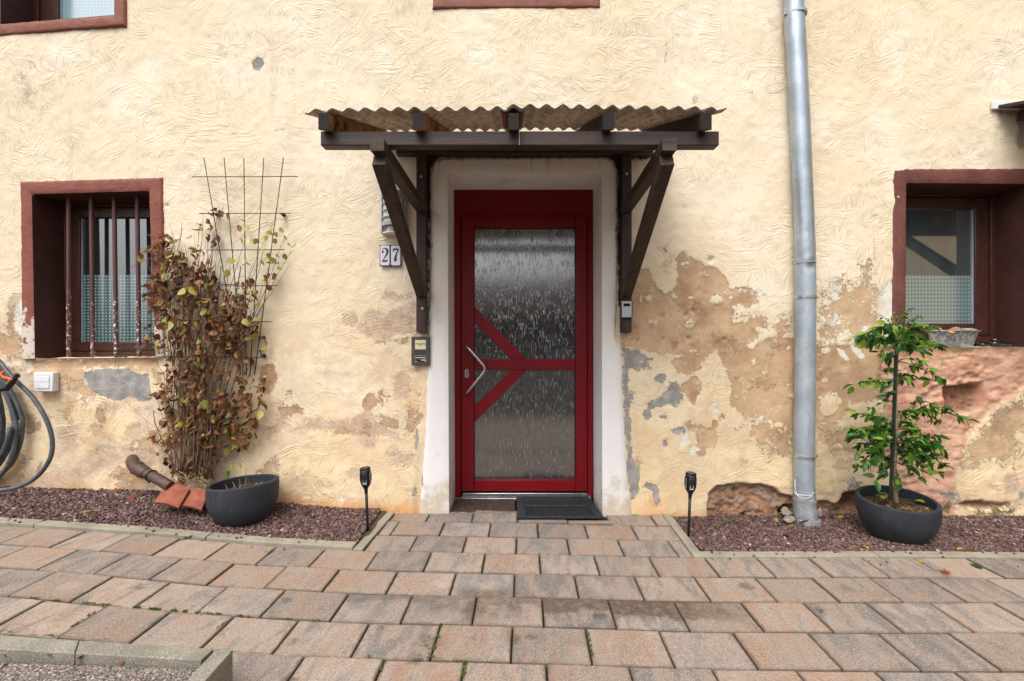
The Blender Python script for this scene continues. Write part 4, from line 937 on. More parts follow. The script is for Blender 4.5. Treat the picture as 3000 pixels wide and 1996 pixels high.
# raised corner bed of washed-aggregate slabs, front left
PLAT = thing('raised_terrace', None, None); PLAT['kind'] = 'structure'
def solid(name, top, th, mat, parent, bev=.004, n=1):
    """top: 4 corner points (x,y,z); thickness downward"""
    vs = [tuple(p) for p in top] + [(p[0], p[1], p[2] - th) for p in top]
    return MB().add(vs, [(0, 1, 2, 3), (7, 6, 5, 4), (0, 4, 5, 1), (1, 5, 6, 2), (2, 6, 7, 3), (3, 7, 4, 0)]).build(name, mat, parent, bevel=bev)
def on(px, py, z):
    d = (ZC - z) * F / (py - 998); return ((px - 1500) * d / F, d - DW, z)
zt = lambda x: .156 + max(0, (-.9 - x)) * .030
def onz(px, py):
    z = .156
    for _ in range(8): z = zt(on(px, py, z)[0])
    return on(px, py, z)
c_ = onz(626, 1900.6); c_f = onz(588, 1934.6); l_ = onz(0, 1860.5); l_f = onz(0, 1900.6)
def ext(a, b, t): return tuple(a[i] + (b[i] - a[i]) * t for i in range(3))
k1 = solid('kerb_stone', [ext(c_, l_, .62), c_, c_f, ext(c_f, l_f, .62)], .17, M['kerb_dark'], PLAT, .003)
k2 = solid('kerb_stone', [ext(c_, l_, 1.9), ext(c_, l_, .624), ext(c_f, l_f, .624), ext(c_f, l_f, 1.9)], .17, M['kerb_dark'], PLAT, .003)
r_b = onz(683, 1903); r_l = onz(634, 1900)
k3 = solid('kerb_stone', [r_l, r_b, (r_b[0] + .012, r_b[1] - .95, r_b[2]), (r_l[0] + .012, r_l[1] - .95, r_l[2])], .20, M['kerb_dark'], PLAT, .003)
for i, (xa, xb) in enumerate(((-3.4, -2.42), (-2.415, -1.49), (-1.485, -.925))):
    ya = c_f[1] - .004; z = lambda x: zt(x) - .021
    for (y0, y1) in ((ya - .46, ya), (ya - .92, ya - .465)):
        sk = .0
        solid('terrace_slab', [(xa, y1, z(xa)), (xb, y1 , z(xb)), (xb, y0, z(xb)), (xa, y0, z(xa))], .14, M['agg'], PLAT, .003)
# gravel beds
def in_bed(x, y):
    yk = rowd(3, x) - DW + .064
    left = (x < -.835 + (-.0 * y)) & (x > -3.9); right = (x > 1.005 + np.clip(y + .55, -1, 0) * 0) & (x < 3.9)
    return (left | right) & (y > yk) & (y < .03)
def bed_z(x, y):
    yk = rowd(3, x) - DW + .06
    t = np.clip((y - yk) / (0 - yk), 0, 1); zk = g(x) + np.where(x < 0, .006, -.004)
    z = zk * (1 - t) + gw(x) * t
    z = z + (fbm(x * 2.2, y * 3 + 5, 3, 12) - .5) * .030 * np.sin(t * PI) 
    z = z + np.where(x > 0, -.006, 0) * np.sin(t * PI)
    return z
for nm, xa, xb in (('gravel_bed', -4.2, -.80), ('gravel_bed', .985, 4.2)):
    xs = np.linspace(xa, xb, 90); ts = np.linspace(0, 1, 18); X, T = np.meshgrid(xs, ts); YK = rowd(3, X) - DW + .03; Y = YK * (1 - T) + .10 * T
    Z = bed_z(X, Y) - .010; n, m = X.shape; idx = np.arange(n * m).reshape(n, m); q = np.stack([idx[:-1, :-1], idx[:-1, 1:], idx[1:, 1:], idx[1:, :-1]], -1).reshape(-1, 4)
    o = npmesh('gravel_bed', np.stack([X.ravel(), Y.ravel(), Z.ravel()], 1), q, M['soilbed']); o['kind'] = 'structure'
def gravel():
    n = 64000
    x = rng.uniform(-3.9, 3.9, n * 2); y = rng.uniform(-.62, .10, n * 2); k = in_bed(x, y) | (in_bed(x, y - .07) & (y > 0)); x = x[k][:n]; y = y[k][:n]; n = len(x)
    z = bed_z(x, y) + rng.uniform(-.007, .006, n); s = rng.uniform(.0034, .0078, n) * rng.choice([.8, 1, 1.25], n, p=[.35, .5, .15])
    ns = 110; xs_ = np.where(rng.random(ns) < .5, rng.uniform(-3.2, -.85, ns), rng.uniform(1.0, 3.3, ns)); ys_ = rowd(3, xs_) - DW + .06 - rng.random(ns) ** 3 * .16 + .004
    x = np.concatenate([x, xs_]); y = np.concatenate([y, ys_]); z = np.concatenate([z, g(xs_) + np.where(ys_ > rowd(3, xs_) - DW, np.where(xs_ < 0, .018, .008), .004)]); s = np.concatenate([s, rng.uniform(.003, .0055, ns)]); n = len(x)
    cube = np.array([[a, b, c] for c in (-1, 1) for b in (-1, 1) for a in (-1, 1)], float); fc = np.array([[0, 2, 3, 1], [4, 5, 7, 6], [0, 1, 5, 4], [2, 6, 7, 3], [0, 4, 6, 2], [1, 3, 7, 5]])
    v = cube[None] * rng.uniform(.45, 1.1, (n, 8, 3)) * np.array([1.15, 1.15, .8]); a = rng.uniform(0, 2 * PI, n); b = rng.uniform(-.6, .6, n)
    ca, sa, cb, sb = np.cos(a), np.sin(a), np.cos(b), np.sin(b); vx = v[:, :, 0]; vy = v[:, :, 1]; vz = v[:, :, 2]
    y1 = vy * cb[:, None] - vz * sb[:, None]; z1 = vy * sb[:, None] + vz * cb[:, None]; x2 = vx * ca[:, None] - y1 * sa[:, None]; y2 = vx * sa[:, None] + y1 * ca[:, None]
    V = np.stack([x2, y2, z1], 2) * s[:, None, None] + np.stack([x, y, z], 1)[:, None]
    Fq = (fc[None] + (np.arange(n) * 8)[:, None, None]).reshape(-1, 4)
    o = npmesh('gravel', V.reshape(-1, 3), Fq, M['gravel'], smooth=False); fattr(o, 'tint', np.repeat(rng.random(n) ** 1.1, 8)); o['kind'] = 'stuff'
    o['label'] = 'purple-brown crushed gravel filling the beds along the wall'
gravel()
# ---------------------------------------------------------------- canopy over the door
CAN = thing('door_canopy', 'wooden door canopy with corrugated fibre cement roof on two braced brackets', 'canopy', (0, 0, 1.1))
CAN.location = (0, 0, 0)
def Y_(d): return d - DW
MB().bb((-.842, Y_(2.0), 1.964), (.911, Y_(2.055), 2.027)).build('beam', M['wood_x'], CAN, bevel=.004)
MB().bb((-.727, -.062, 2.276), (.887, -.004, 2.385)).build('wall_beam', M['wood_x'], CAN, bevel=.004)
for xc, lx in ((-.569, -.569), (.719, .719)):
    MB().bb((xc - .031, -.062, 1.155), (xc + .031, -.002, 2.274)).build('post', M['wood_z'], CAN, bevel=.004)
for xw_, xf in ((-.566, -.570), (.715, .666)):
    MB().beam((xw_, -.064, 1.932), (xf, -.985, 1.934), .060, .052).build('bracket_arm', M['wood_y'], CAN, bevel=.004)
    a = Vector((xw_, -.066, 1.40)); b = Vector((xf, -.955, 1.882))
    MB().beam(a, b, .058, .060).build('brace', M['wood_y'], CAN, bevel=.004)
    MB().box((xf, -.9872, 1.934), (.060, .004, .052)).build('end_grain', M['wood_top'], CAN)
SLP = .375
rb = [-.808, -.402, .007, .415, .834]
for i, xr in enumerate(rb):
    y0, y1 = -.955, -.004; z0 = 2.010
    raw = i in (0, 1)
    poly = [(y0, z0), (y0, z0 + .072), (y1, z0 + .072 + SLP * (y1 - y0)), (y1, z0 + SLP * (y1 - y0) + .0)]
    MB().prism(poly, xr - .0225, xr + .0225, 'x').build('rafter', M['wood_raw'] if raw else M['wood_y'], CAN, bevel=.003)
    MB().bb((xr - .023, y0 - .003, z0 + .001), (xr + .023, y0 - .0005, z0 + .0715)).build('end_grain', M['wood_end'], CAN)
def sheet(name, x0, x1, mat, lift, ph=0, y0=-.957, y1=-.035):
    pitch = .0708; amp = .0095; nx = int((x1 - x0) / pitch * 14); ny = 16; vs = []; fs = []
    zf = 2.068
    def z(x, y):
        t = (y + 1.0) / .965; arch = .014 * (1 - ((x - .015) / .9) ** 2)
        return zf + SLP * (y + 1.0) + amp * math.cos(2 * PI * (x - .007) / pitch) + arch * (1 - t * .6) + lift + sn(x * 2, y * 2, 5) * .010
    for k in (0, 1):
        for j in range(ny + 1):
            y = y0 + (y1 - y0) * j / ny
            for i in range(nx + 1):
                x = x0 + (x1 - x0) * i / nx; yy = y + (sn(x * 30, 3) * .006 if j == 0 else 0)
                vs.append((x, yy, z(x, y) + k * .0062))
    L = (nx + 1) * (ny + 1); mi = []
    for k in (0, 1):
        for j in range(ny):
            for i in range(nx):
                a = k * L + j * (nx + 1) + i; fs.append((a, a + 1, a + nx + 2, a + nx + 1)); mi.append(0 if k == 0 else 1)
    for i in range(nx): fs.append((i, i + L, i + 1 + L, i + 1)); mi.append(1)
    for i in range(nx): a = ny * (nx + 1) + i; fs.append((a, a + 1, a + 1 + L, a + L)); mi.append(1)
    for j in range(ny):
        a = j * (nx + 1); fs.append((a, a + nx + 1, a + nx + 1 + L, a + L)); mi.append(1); a += nx; fs.append((a, a + L, a + nx + 1 + L, a + nx + 1)); mi.append(1)
    m_ = MB(); m_.v = vs; m_.f = fs; m_.m = mi
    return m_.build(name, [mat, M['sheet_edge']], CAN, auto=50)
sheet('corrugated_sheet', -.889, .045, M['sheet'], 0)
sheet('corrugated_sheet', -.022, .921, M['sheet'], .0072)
s_ = sheet('overlap_strip', -.050, .055, M['sheet_brown'], -.0070, y0=-.950, y1=-.3); s_['label'] = 'brown sealing strip under the joint of the two sheets'
def bolt(x, y, z, r=.008, par=None):
    b = MB().lathe([(0.001, 0), (r * 1.5, 0), (r * 1.5, .002), (r, .0025), (r, .007), (r * .5, .009), (.001, .009)], (x, y, z), 12, axis=(0, -1, 0)).build('bolt', M['dark_metal'], par, auto=40)
for (px, py) in ((1234, 518), (1237.5, 905), (1835, 510)):
    p = P(px, py, 2.848); 
    MB().lathe([(.001, 0), (.014, 0), (.014, .0015), (.001, .0015)], (p.x, -.0623, p.z), 16, axis=(0, -1, 0)).build('washer', M['black'], CAN)
    bolt(p.x, -.0635, p.z, .0065, CAN)
p = P(1835, 631, 2.848); bolt(p.x, -.062, p.z, .003, CAN)
MB().tube([P(1521.5, 385, 1.998), P(1521.8, 405, 1.998), P(1521.4, 425, 1.998)], .0012, 6).build('drip_streak', M['rope'], CAN)['label'] = 'dried white drip running down the front beam'
# ---------------------------------------------------------------- downpipe
PIPE = thing('downpipe', 'galvanised metal downpipe with dents running down to a grey elbow', 'downpipe', (1.82, -.07, 0)); PIPE.location = (0, 0, 0)
def pc(px, py, d=2.84): return P(px, py, d)
cl = [(2310, -420), (2325, 0), (2334.5, 180), (2343, 350), (2349.5, 500), (2355.5, 650), (2358.5, 780), (2359.5, 900), (2358, 1100), (2356, 1300), (2356.5, 1450)]
def smooth_path(pts, n=6):
    out = []
    for i in range(len(pts) - 1):
        p0 = pts[max(i - 1, 0)]; p1 = pts[i]; p2 = pts[i + 1]; p3 = pts[min(i + 2, len(pts) - 1)]
        for k in range(n):
            t = k / n; out.append(.5 * ((2 * p1) + (p2 - p0) * t + (2 * p0 - 5 * p1 + 4 * p2 - p3) * t * t + (3 * p1 - p0 - 3 * p2 + p3) * t ** 3))
    return out + [pts[-1]]
def pipe_tube(pts, r, seg=40, dents=()):
    m_ = MB(); m_.tube(pts, r, seg, caps=False); vs = []
    for v in m_.v:
        v = Vector(v)
        for dp, dr, dd in dents:
            k = (v - dp).length / dr
            if k < 1: v += Vector((0, 1, 0)) * dd * (1 - k) ** 2 * (3 - 2 * (1 - k))
        vs.append(tuple(v))
    m_.v = vs; return m_
path = smooth_path([pc(*c) for c in cl], 14)
rr_ = [.0565 if p.z > 1.75 else .0580 for p in path]
pp = pipe_tube(path, rr_, 44, ((P(2378, 778, 2.79), .05, .016), (P(2368, 760, 2.79), .04, -.006), (P(2330, 620, 2.79), .03, .005)))
pp.build('pipe', M['zinc'], PIPE, smooth=True)
MB().tube([pc(2357.2, 768), pc(2357.4, 772)], .0595, 40).build('socket_rim', M['zinc'], PIPE, auto=40)
for (x, y, side) in ((2331, 45, -1), (2359.5, 871, 1), (2356.5, 1336, 1)):
    c = pc(x, y); t = Vector((0, 0, 1)); m_ = MB(); m_.lathe([(.059, -.008), (.0625, -.008), (.0625, .008), (.059, .008)], c, 40)
    br = m_.build('bracket', M['grey_pl'] if side < 0 else M['alu'], PIPE, auto=40)
    MB().bb((c.x + side * .060, c.y - .006, c.z - .008), (c.x + side * .078, c.y + .010, c.z + .008)).build('clamp_ear', M['alu'], br, bevel=.002)
    MB().bb((c.x - .008, c.y + .058, c.z - .006), (c.x + .008, .01, c.z + .006)).build('wall_pin', M['dark_metal'], br)
    bolt(c.x + side * .070, c.y - .006, c.z, .006, br)
e0 = pc(2357, 1442, 2.835)
el_ = MB()
el_.tube([e0, P(2357, 1462, 2.83), P(2357, 1463, 2.83), P(2357, 1471, 2.825), P(2357, 1472, 2.825), P(2357.5, 1490, 2.82), P(2358, 1492, 2.82), P(2359, 1508, 2.815), P(2360, 1524, 2.812), P(2362, 1560, 2.81)], [.0600, .0605, .0665, .0665, .0640, .0630, .0650, .0655, .0635, .055], 40)
el_.build('elbow', M['elbow'], PIPE, auto=50)
MB().tube([P(2366, 1519, 2.80), P(2366, 1522, 2.80), P(2368, 1536, 2.795), P(2370, 1575, 2.79)], [.066, .0705, .0705, .068], 36).build('outlet_flange', M['elbow'], PIPE, auto=40)
cord = [P(2329, 1405, 2.80), P(2329, 1425, 2.79), P(2333, 1445, 2.775), P(2337, 1452, 2.765), P(2350, 1459, 2.758), P(2366, 1460, 2.760), P(2378, 1452, 2.775), P(2383, 1437, 2.79), P(2383, 1420, 2.81)]
MB().tube(smooth_path(cord, 5), .0022, 6).build('cord', M['rope'], PIPE, smooth=True)['label'] = 'white cord tied round the pipe just above the elbow'
MB().tube(smooth_path([P(2326, 1440, 2.79), P(2332, 1447, 2.77), P(2352, 1451, 2.762), P(2376, 1452, 2.77)], 5), .0020, 6).build('cord', M['rope'], PIPE, smooth=True)
# ---------------------------------------------------------------- small fittings on the wall
# wall lamp
LAMP = thing('wall_lamp', 'grey half-round wall lamp with cream slats, partly behind the left brace', 'lamp'); 
lx0, lx1 = xw(1113, 2.84), xw(1183, 2.84); lcx = (lx0 + lx1) / 2; lr = (lx1 - lx0) / 2; lz1, lz0 = zw(563, 2.86), zw(684, 2.86)
def half(r, dpt, z0, z1, x=lcx, a0=0, a1=PI, n=20, yb=-.004):
    pts = [(x - r * math.cos(a0 + (a1 - a0) * i / n), yb - dpt * math.sin(a0 + (a1 - a0) * i / n)) for i in range(n + 1)]
    return pts
MB().bb((lx0, -.022, lz0 - .004), (lx1, .0, lz1)).build('back_plate', M['cream_pl'], LAMP, bevel=.003)
dif = half(lr * .86, .075, 0, 0, yb=-.022); MB().prism(dif, lz0 + .055, lz1 - .020, 'z').build('diffuser', M['cream_pl'], LAMP, auto=30)
def arcband(z0, z1, nm, r=1.0, mat=None):
    o_ = half(lr * r, .090 * r, 0, 0, yb=-.022); i_ = half(lr * .87 * r, .076 * r, 0, 0, yb=-.022)[::-1]
    MB().prism(o_ + i_, z0, z1, 'z').build(nm, mat or M['grey_pl'], LAMP, auto=40)
arcband(lz1 - .036, lz1, 'top_band'); arcband(lz0 + .042, lz0 + .064, 'bottom_band')
for k in range(4):
    zc_ = lz1 - .036 - (k + 1) * .0435; arcband(zc_ - .0022, zc_ + .0028, 'slat', .985)
for s in (-1, 1):
    MB().bb((lcx + s * lr * .99 - .006, -.034, lz0 + .004), (lcx + s * lr * .99 + .004, -.004, lz1 - .002)).build('side_rail', M['grey_pl'], LAMP, bevel=.002)
MB().prism(half(lr * .92, .07, 0, 0, yb=-.02), lz0 - .002, lz0 + .006, 'z').build('sensor_tray', M['cream_pl'], LAMP, auto=30)
MB().lathe([(.001, 0), (.027, 0), (.028, .004), (.028, .026), (.024, .030), (.001, .030)], (lcx - .006, -.058, lz0 + .008), 24).build('motion_sensor', M['lampwhite'], LAMP, auto=40)
# house number
NUM = thing('house_number', 'pair of white glazed tiles with the blue number 27', 'house number')
def tile_at(px0, px1, digit):
    x0, x1, z1, z0 = xw(px0, 2.90), xw(px1, 2.90), zw(718, 2.90), zw(780, 2.90)
    t = MB().bb((x0, -.012, z0), (x1, -.002, z1)).build('tile', M['tile_blue'], NUM, bevel=.0015)
    i = .0045; c = .006
    MB().prism([(x0 + i, z0 + i + c), (x0 + i + c, z0 + i), (x1 - i - c, z0 + i), (x1 - i, z0 + i + c), (x1 - i, z1 - i - c), (x1 - i - c, z1 - i), (x0 + i + c, z1 - i), (x0 + i, z1 - i - c)], -.0135, -.0115).build('white_field', M['tile'], t)
    w = x1 - x0; h = z1 - z0; cx = (x0 + x1) / 2; cz = (z0 + z1) / 2
    def q(u, v): return (cx + u * w * .5, cz + v * h * .5)
    m_ = MB()
    def stroke(pts, wid):
        pts = [Vector((*q(*p), 0)) for p in pts]; out = smooth_path(pts, 6); n = len(out); ws = np.interp(np.linspace(0, 1, n), np.linspace(0, 1, len(wid)), wid)
        L = []; Rr = []
        for k in range(n):
            tt = (out[min(k + 1, n - 1)] - out[max(k - 1, 0)]).normalized(); nn_ = Vector((-tt.y, tt.x, 0)); L.append(out[k] + nn_ * ws[k] * w * .5); Rr.append(out[k] - nn_ * ws[k] * w * .5)
        for k in range(n - 1):
            m_.prism([(L[k].x, L[k].y), (L[k + 1].x, L[k + 1].y), (Rr[k + 1].x, Rr[k + 1].y), (Rr[k].x, Rr[k].y)], -.0146, -.0132)
    if digit == '2':
        stroke([(-.38, .28), (-.50, .42), (-.30, .62), (.05, .68), (.42, .52), (.46, .28), (.15, -.08), (-.25, -.38), (-.52, -.60)], [.10, .06, .06, .10, .26, .24, .12, .07, .06])
        m_.prism([q(-.38 + .19 * math.cos(a), .30 + .10 * math.sin(a)) for a in [2 * PI * k / 12 for k in range(12)]], -.0146, -.0130)
        m_.prism([q(-.58, -.62), q(.42, -.62), q(.56, -.36), q(.46, -.36), (q(.36, -.44)), q(-.40, -.44)], -.0146, -.0131)
    else:
        m_.prism([q(-.50, .66), q(.56, .66), q(.56, .52), q(-.36, .46), q(-.44, .30), q(-.56, .30)], -.0146, -.0131)
        stroke([(.50, .56), (.22, .22), (.02, -.12), (-.06, -.50)], [.12, .14, .22, .30])
        m_.prism([q(-.07 + .19 * math.cos(a), -.50 + .09 * math.sin(a)) for a in [2 * PI * k / 12 for k in range(12)]], -.0146, -.0130)
    m_.build('digit', M['tile_blue'], t, fix=True)
tile_at(1112.8, 1143.3, '2'); tile_at(1143.9, 1174.8, '7')
# intercom
IC = thing('intercom', 'dark grey intercom plate with a cream Hauptstrasse name label beside the door surround', 'intercom')
ix0, ix1, iz1, iz0 = xw(1205.5, 2.88), xw(1259, 2.88), zw(986.4, 2.88), zw(1071, 2.88)
def iu(px): return xw(px, 2.875)
def iv(py): return zw(py, 2.875)
MB().bb((ix0, -.034, iz0), (ix1, -.001, iz1)).build('housing', M['inter'], IC, bevel=.003)
MB().bb((iu(1216), -.0355, iv(1023.6)), (iu(1247.4), -.0335, iv(996.6))).build('name_label', M['inter_label'], IC)
for k in range(4):
    for j in range(14):
        pass
gr_ = MB()
for k in range(4):
    for j in range(13): gr_.box((iu(1216 + 2.5 * j + (k % 2)), -.0342, iv(1029.5 + k * 2.4)), (.0026, .0012, .0018))
gr_.build('speaker_grille', M['black'], IC)
MB().bb((iu(1216), -.0358, iv(1043.4)), (iu(1248), -.0335, iv(1042))).build('trim_line', M['alu'], IC)
MB().bb((iu(1216), -.0362, iv(1046.8)), (iu(1248.5), -.0335, iv(1044))).build('black_strip', M['black'], IC)
MB().bb((iu(1216), -.036, iv(1049)), (iu(1248), -.0335, iv(1047.2))).build('bell_label', M['white_pl'], IC)
MB().bb((iu(1216.6), -.0365, iv(1058)), (iu(1233), -.0335, iv(1054))).bb((iu(1221), -.0367, iv(1060.5)), (iu(1245), -.0335, iv(1056.5))).build('black_strip', M['black'], IC)
MB().bb((iu(1216.6), -.036, iv(1060.8)), (iu(1247.6), -.0335, iv(1054.0))).build('bell_label', M['inter_label'], IC)
def text_mesh(txt, size, loc, mat, parent, name):
    cu = bpy.data.curves.new(name, 'FONT'); cu.body = txt; cu.size = size; cu.align_x = 'CENTER'; cu.align_y = 'CENTER'; cu.extrude = .0003; cu.space_line = .9; cu.offset = .00012
    o = bpy.data.objects.new(name, cu); COL.objects.link(o)
    dg = bpy.context.evaluated_depsgraph_get(); me = bpy.data.meshes.new_from_object(o.evaluated_get(dg)); bpy.data.objects.remove(o)
    me.materials.clear(); me.materials.append(mat); o = inst(name, me, parent, loc, (PI / 2, 0, 0)); return o
text_mesh('Hauptstraße\n27', .0125, ((iu(1216) + iu(1247.4)) / 2, -.0362, iv(1010)), M['ink'], IC, 'lettering')
# silver key box
KB = thing('key_box', 'small silver and black electronic box screwed to the right canopy post', 'key box')
kx0, kx1, kz1, kz0 = xw(1820, 2.82), xw(1852, 2.82), zw(881, 2.82), zw(932, 2.82)
MB().bb((kx0, -.088, kz0), (kx1 + .003, -.0625, kz1)).build('back_case', M['black'], KB, bevel=.003)
MB().bb((kx0 + .003, -.094, kz0 + .004), (kx1 - .003, -.086, kz1 - .004)).build('front_plate', M['keybox'], KB, bevel=.002)
MB().bb((kx0 + .013, -.0955, kz1 - .036), (kx1 - .014, -.0935, kz1 - .018)).build('screen', M['blackgloss'], KB)
# switch
SW = thing('light_switch', 'white weatherproof double rocker switch under the barred window', 'switch')
sx0, sx1, sz1, sz0 = xw(99, 2.87), xw(155.5, 2.87), zw(1091, 2.87), zw(1148, 2.87)
MB().bb((sx0, -.042, sz0), (sx1, .0, sz1)).build('cover', M['white_pl'], SW, bevel=.006)
for k in (0, 1):
    zc_ = sz1 - .042 - k * .041
    MB().bb((sx0 + .020, -.047, zc_ - .019), (sx1 - .020, -.040, zc_ + .019)).build('rocker', M['white_pl'], SW, bevel=.002)
MB().bb((sx0 + .018, -.0435, sz1 - .0215), (sx1 - .018, -.0415, sz1 - .0195)).build('hinge_line', M['keybox'], SW)
# ---------------------------------------------------------------- mats
MT = thing('boot_grating', 'brown perforated metal grating let into the floor left of the rubber mat', 'floor grating')
def grating(x0, x1, y0, y1, z, pitch=.0125):
    """expanded metal: diamond strands"""
    m_ = MB(); ny = int((y1 - y0) / (pitch * .7)); nx = int((x1 - x0) / pitch)
    for j in range(ny):
        ya = y0 + j * pitch * .7; off = (j % 2) * .5
        for i in range(nx):
            xa = x0 + (i + off) * pitch; xb = xa + pitch * .5; xc = xa + pitch
            if xc > x1: continue
            for (p, q) in (((xa, ya), (xb, ya + pitch * .7)), ((xb, ya + pitch * .7), (xc, ya))):
                m_.beam((*p, z), (*q, z), .0026, .004)
    return m_
gx0, gx1 = xw(1330, 3.05), xw(1511, 3.0)
o = grating(-.395, .020, .010, .262, .004).build('strands', simple('rusty_brown_metal', (.13, .085, .066), .6, .3, nsc=60, var=.5), MT)
o['kind'] = 'stuff'
MB().bb((-.400, .002, -.03), (.022, .272, -.022)).build('tray', M['soilbed'], MT)
MB().bb((-.404, .268, -.02), (.024, .274, .008)).bb((-.404, -.002, -.02), (.024, .004, .008)).build('rim', M['dark_metal'], MT)
RM = thing('rubber_mat', 'black rubber doormat with ribbed and honeycomb fields in front of the red door', 'doormat', (.31, 0, .006)); RM.location = (0, 0, 0)
ma = [(.032, .268), (.524, .268), (.548, -.100), (.032, -.092)]
def mp(u, v, z): # u across 0..1, v front..back 0..1
    fx0 = .031; fx1 = .566; bx0 = .030; bx1 = .530; yf = -.104; yb = .266
    x0 = fx0 * (1 - v) + bx0 * v; x1 = fx1 * (1 - v) + bx1 * v; return (x0 + (x1 - x0) * u, yf + (yb - yf) * v, z)
def quad_solid(name, u0, u1, v0, v1, z0, z1, mat, par, bev=.002):
    vs = [mp(u0, v0, z0), mp(u1, v0, z0), mp(u1, v1, z0), mp(u0, v1, z0), mp(u0, v0, z1), mp(u1, v0, z1), mp(u1, v1, z1), mp(u0, v1, z1)]
    return MB().add(vs, [(3, 2, 1, 0), (4, 5, 6, 7), (0, 1, 5, 4), (1, 2, 6, 5), (2, 3, 7, 6), (3, 0, 4, 7)]).build(name, mat, par, bevel=bev)
quad_solid('base_sheet', 0.002, .998, 0.002, .998, .006, .010, M['rubber'], RM, 0)
quad_solid('side_border', 0, .10, 0, 1, .006, .021, M['rubber'], RM); quad_solid('side_border', .90, 1, 0, 1, .006, .021, M['rubber'], RM)
quad_solid('front_border', .10, .90, 0, .045, .006, .018, M['rubber'], RM); quad_solid('cross_bar', .10, .90, .50, .535, .006, .022, M['rubber'], RM); quad_solid('back_border', .10, .90, .97, 1, .006, .020, M['rubber'], RM)
m_ = MB()
for j in range(17):
    for i in range(44):
        u = .112 + (i + (j % 2) * .5) * .0177; v = .062 + j * .0260
        if u > .888: continue
        c = Vector(mp(u, v, .0125)); m_.lathe([(.0034, -.003), (.0030, .003), (.0014, .004)], c, 6)
o = m_.build('honeycomb_studs', M['rubber'], RM); o['kind'] = 'stuff'
m_ = MB()
for j in range(22):
    v = .548 + j * .0190
    a = mp(.105, v, .0125); b = mp(.895, v, .0125); m_.beam(a, b, .0035, .006)
o = m_.build('scraper_ribs', M['rubber'], RM); o['kind'] = 'stuff'
# ---------------------------------------------------------------- stake torches
def torch(label, xb, xt, yb, zb, rz):
    t = thing('torch_lamp', label, 'garden lamp', (xb, yb, zb), 'solar torch lamps beside the path', rz)
    lean = xt - xb; H = .335
    def ax(z): return Vector((lean * z / .30, 0, z))
    def ring(prof, name, mat, seg=20, par=t):
        m_ = MB(); m_.tube([ax(z) for r, z in prof], [r for r, z in prof], seg); return m_.build(name, mat, par, auto=40)
    MB().tube([ax(-.03), ax(.10), ax(.215)], [.0075, .0075, .0085], 10).build('pole', M['black'], t, smooth=True)
    ring([(.0085, .205), (.0100, .225), (.0125, .235), (.021, .250)], 'neck', M['black'])
    # lantern cage: shell with a slotted window, holes at the sides
    prof = [(.0215, .250), (.0275, .262), (.0315, .276), (.0335, .292), (.0338, .305), (.0325, .320), (.0300, .332), (.0275, .342)]
    seg = 40; vs = []; fs = []
    for r, z in prof:
        for k in range(seg):
            a = 2 * PI * k / seg; c = ax(z); vs.append((c.x + r * math.cos(a), r * math.sin(a), c.z))
    for i in range(len(prof) - 1):
        for k in range(seg):
            a = -PI / 2; ang = 2 * PI * (k + .5) / seg; da = (ang - 1.5 * PI + PI) % (2 * PI) - PI
            if 1 <= i <= 5 and abs(((ang * 3 / (2 * PI) - .25 * 3 + .5) % 1) - .5) < .22 : continue
            b = i * seg + k; c = i * seg + (k + 1) % seg; fs.append((b, c, c + seg, b + seg))
    m_ = MB().add(vs, fs); cg = m_.build('cage', M['black'], t, smooth=True); so_ = cg.modifiers.new('thick', 'SOLIDIFY'); so_.thickness = .002
    ring([(.0135, .258), (.0210, .275), (.0235, .30), (.0210, .325)], 'inner_sleeve', M['blackgloss'])
    for k in range(7):
        z = .268 + k * .0092; c = ax(z); m_ = MB(); m_.box((c.x, -.0265 - .0035 * math.sin((z - .255) / .085 * PI), z), (.0205 - abs(k - 3) * .0006, .004, .0042)); m_.build('light_slat', M['lampwhite'], t)
    dots = MB()
    for s in (-1, 1):
        for k in range(7):
            z = .272 + k * .009; r = .0335; a = -PI / 2 + s * (.98 + .06 * (k % 2)); c = ax(z); dots.box((c.x + (r + .0004) * math.cos(a), (r + .0004) * math.sin(a), z), (.003, .003, .0026))
    o = dots.build('pierced_dots', M['cream_pl'], t); o['kind'] = 'stuff'
    ring([(.0275, .342), (.0292, .343), (.0292, .350), (.0275, .353)], 'top_rim', M['black']); ring([(.0245, .3532), (.0245, .3545)], 'solar_panel', M['blackgloss'])
    return t
a = P(1078, 1551, 2.60); b = P(1071, 1400, 2.60)
torch('black solar torch lamp in the gravel left of the path', a.x, b.x, a.y, a.z, .12)
a = P(2016.6, 1568, 2.57); b = P(2023, 1412, 2.57)
torch('black solar torch lamp in the gravel right of the path', a.x, b.x, a.y, a.z, -.15)
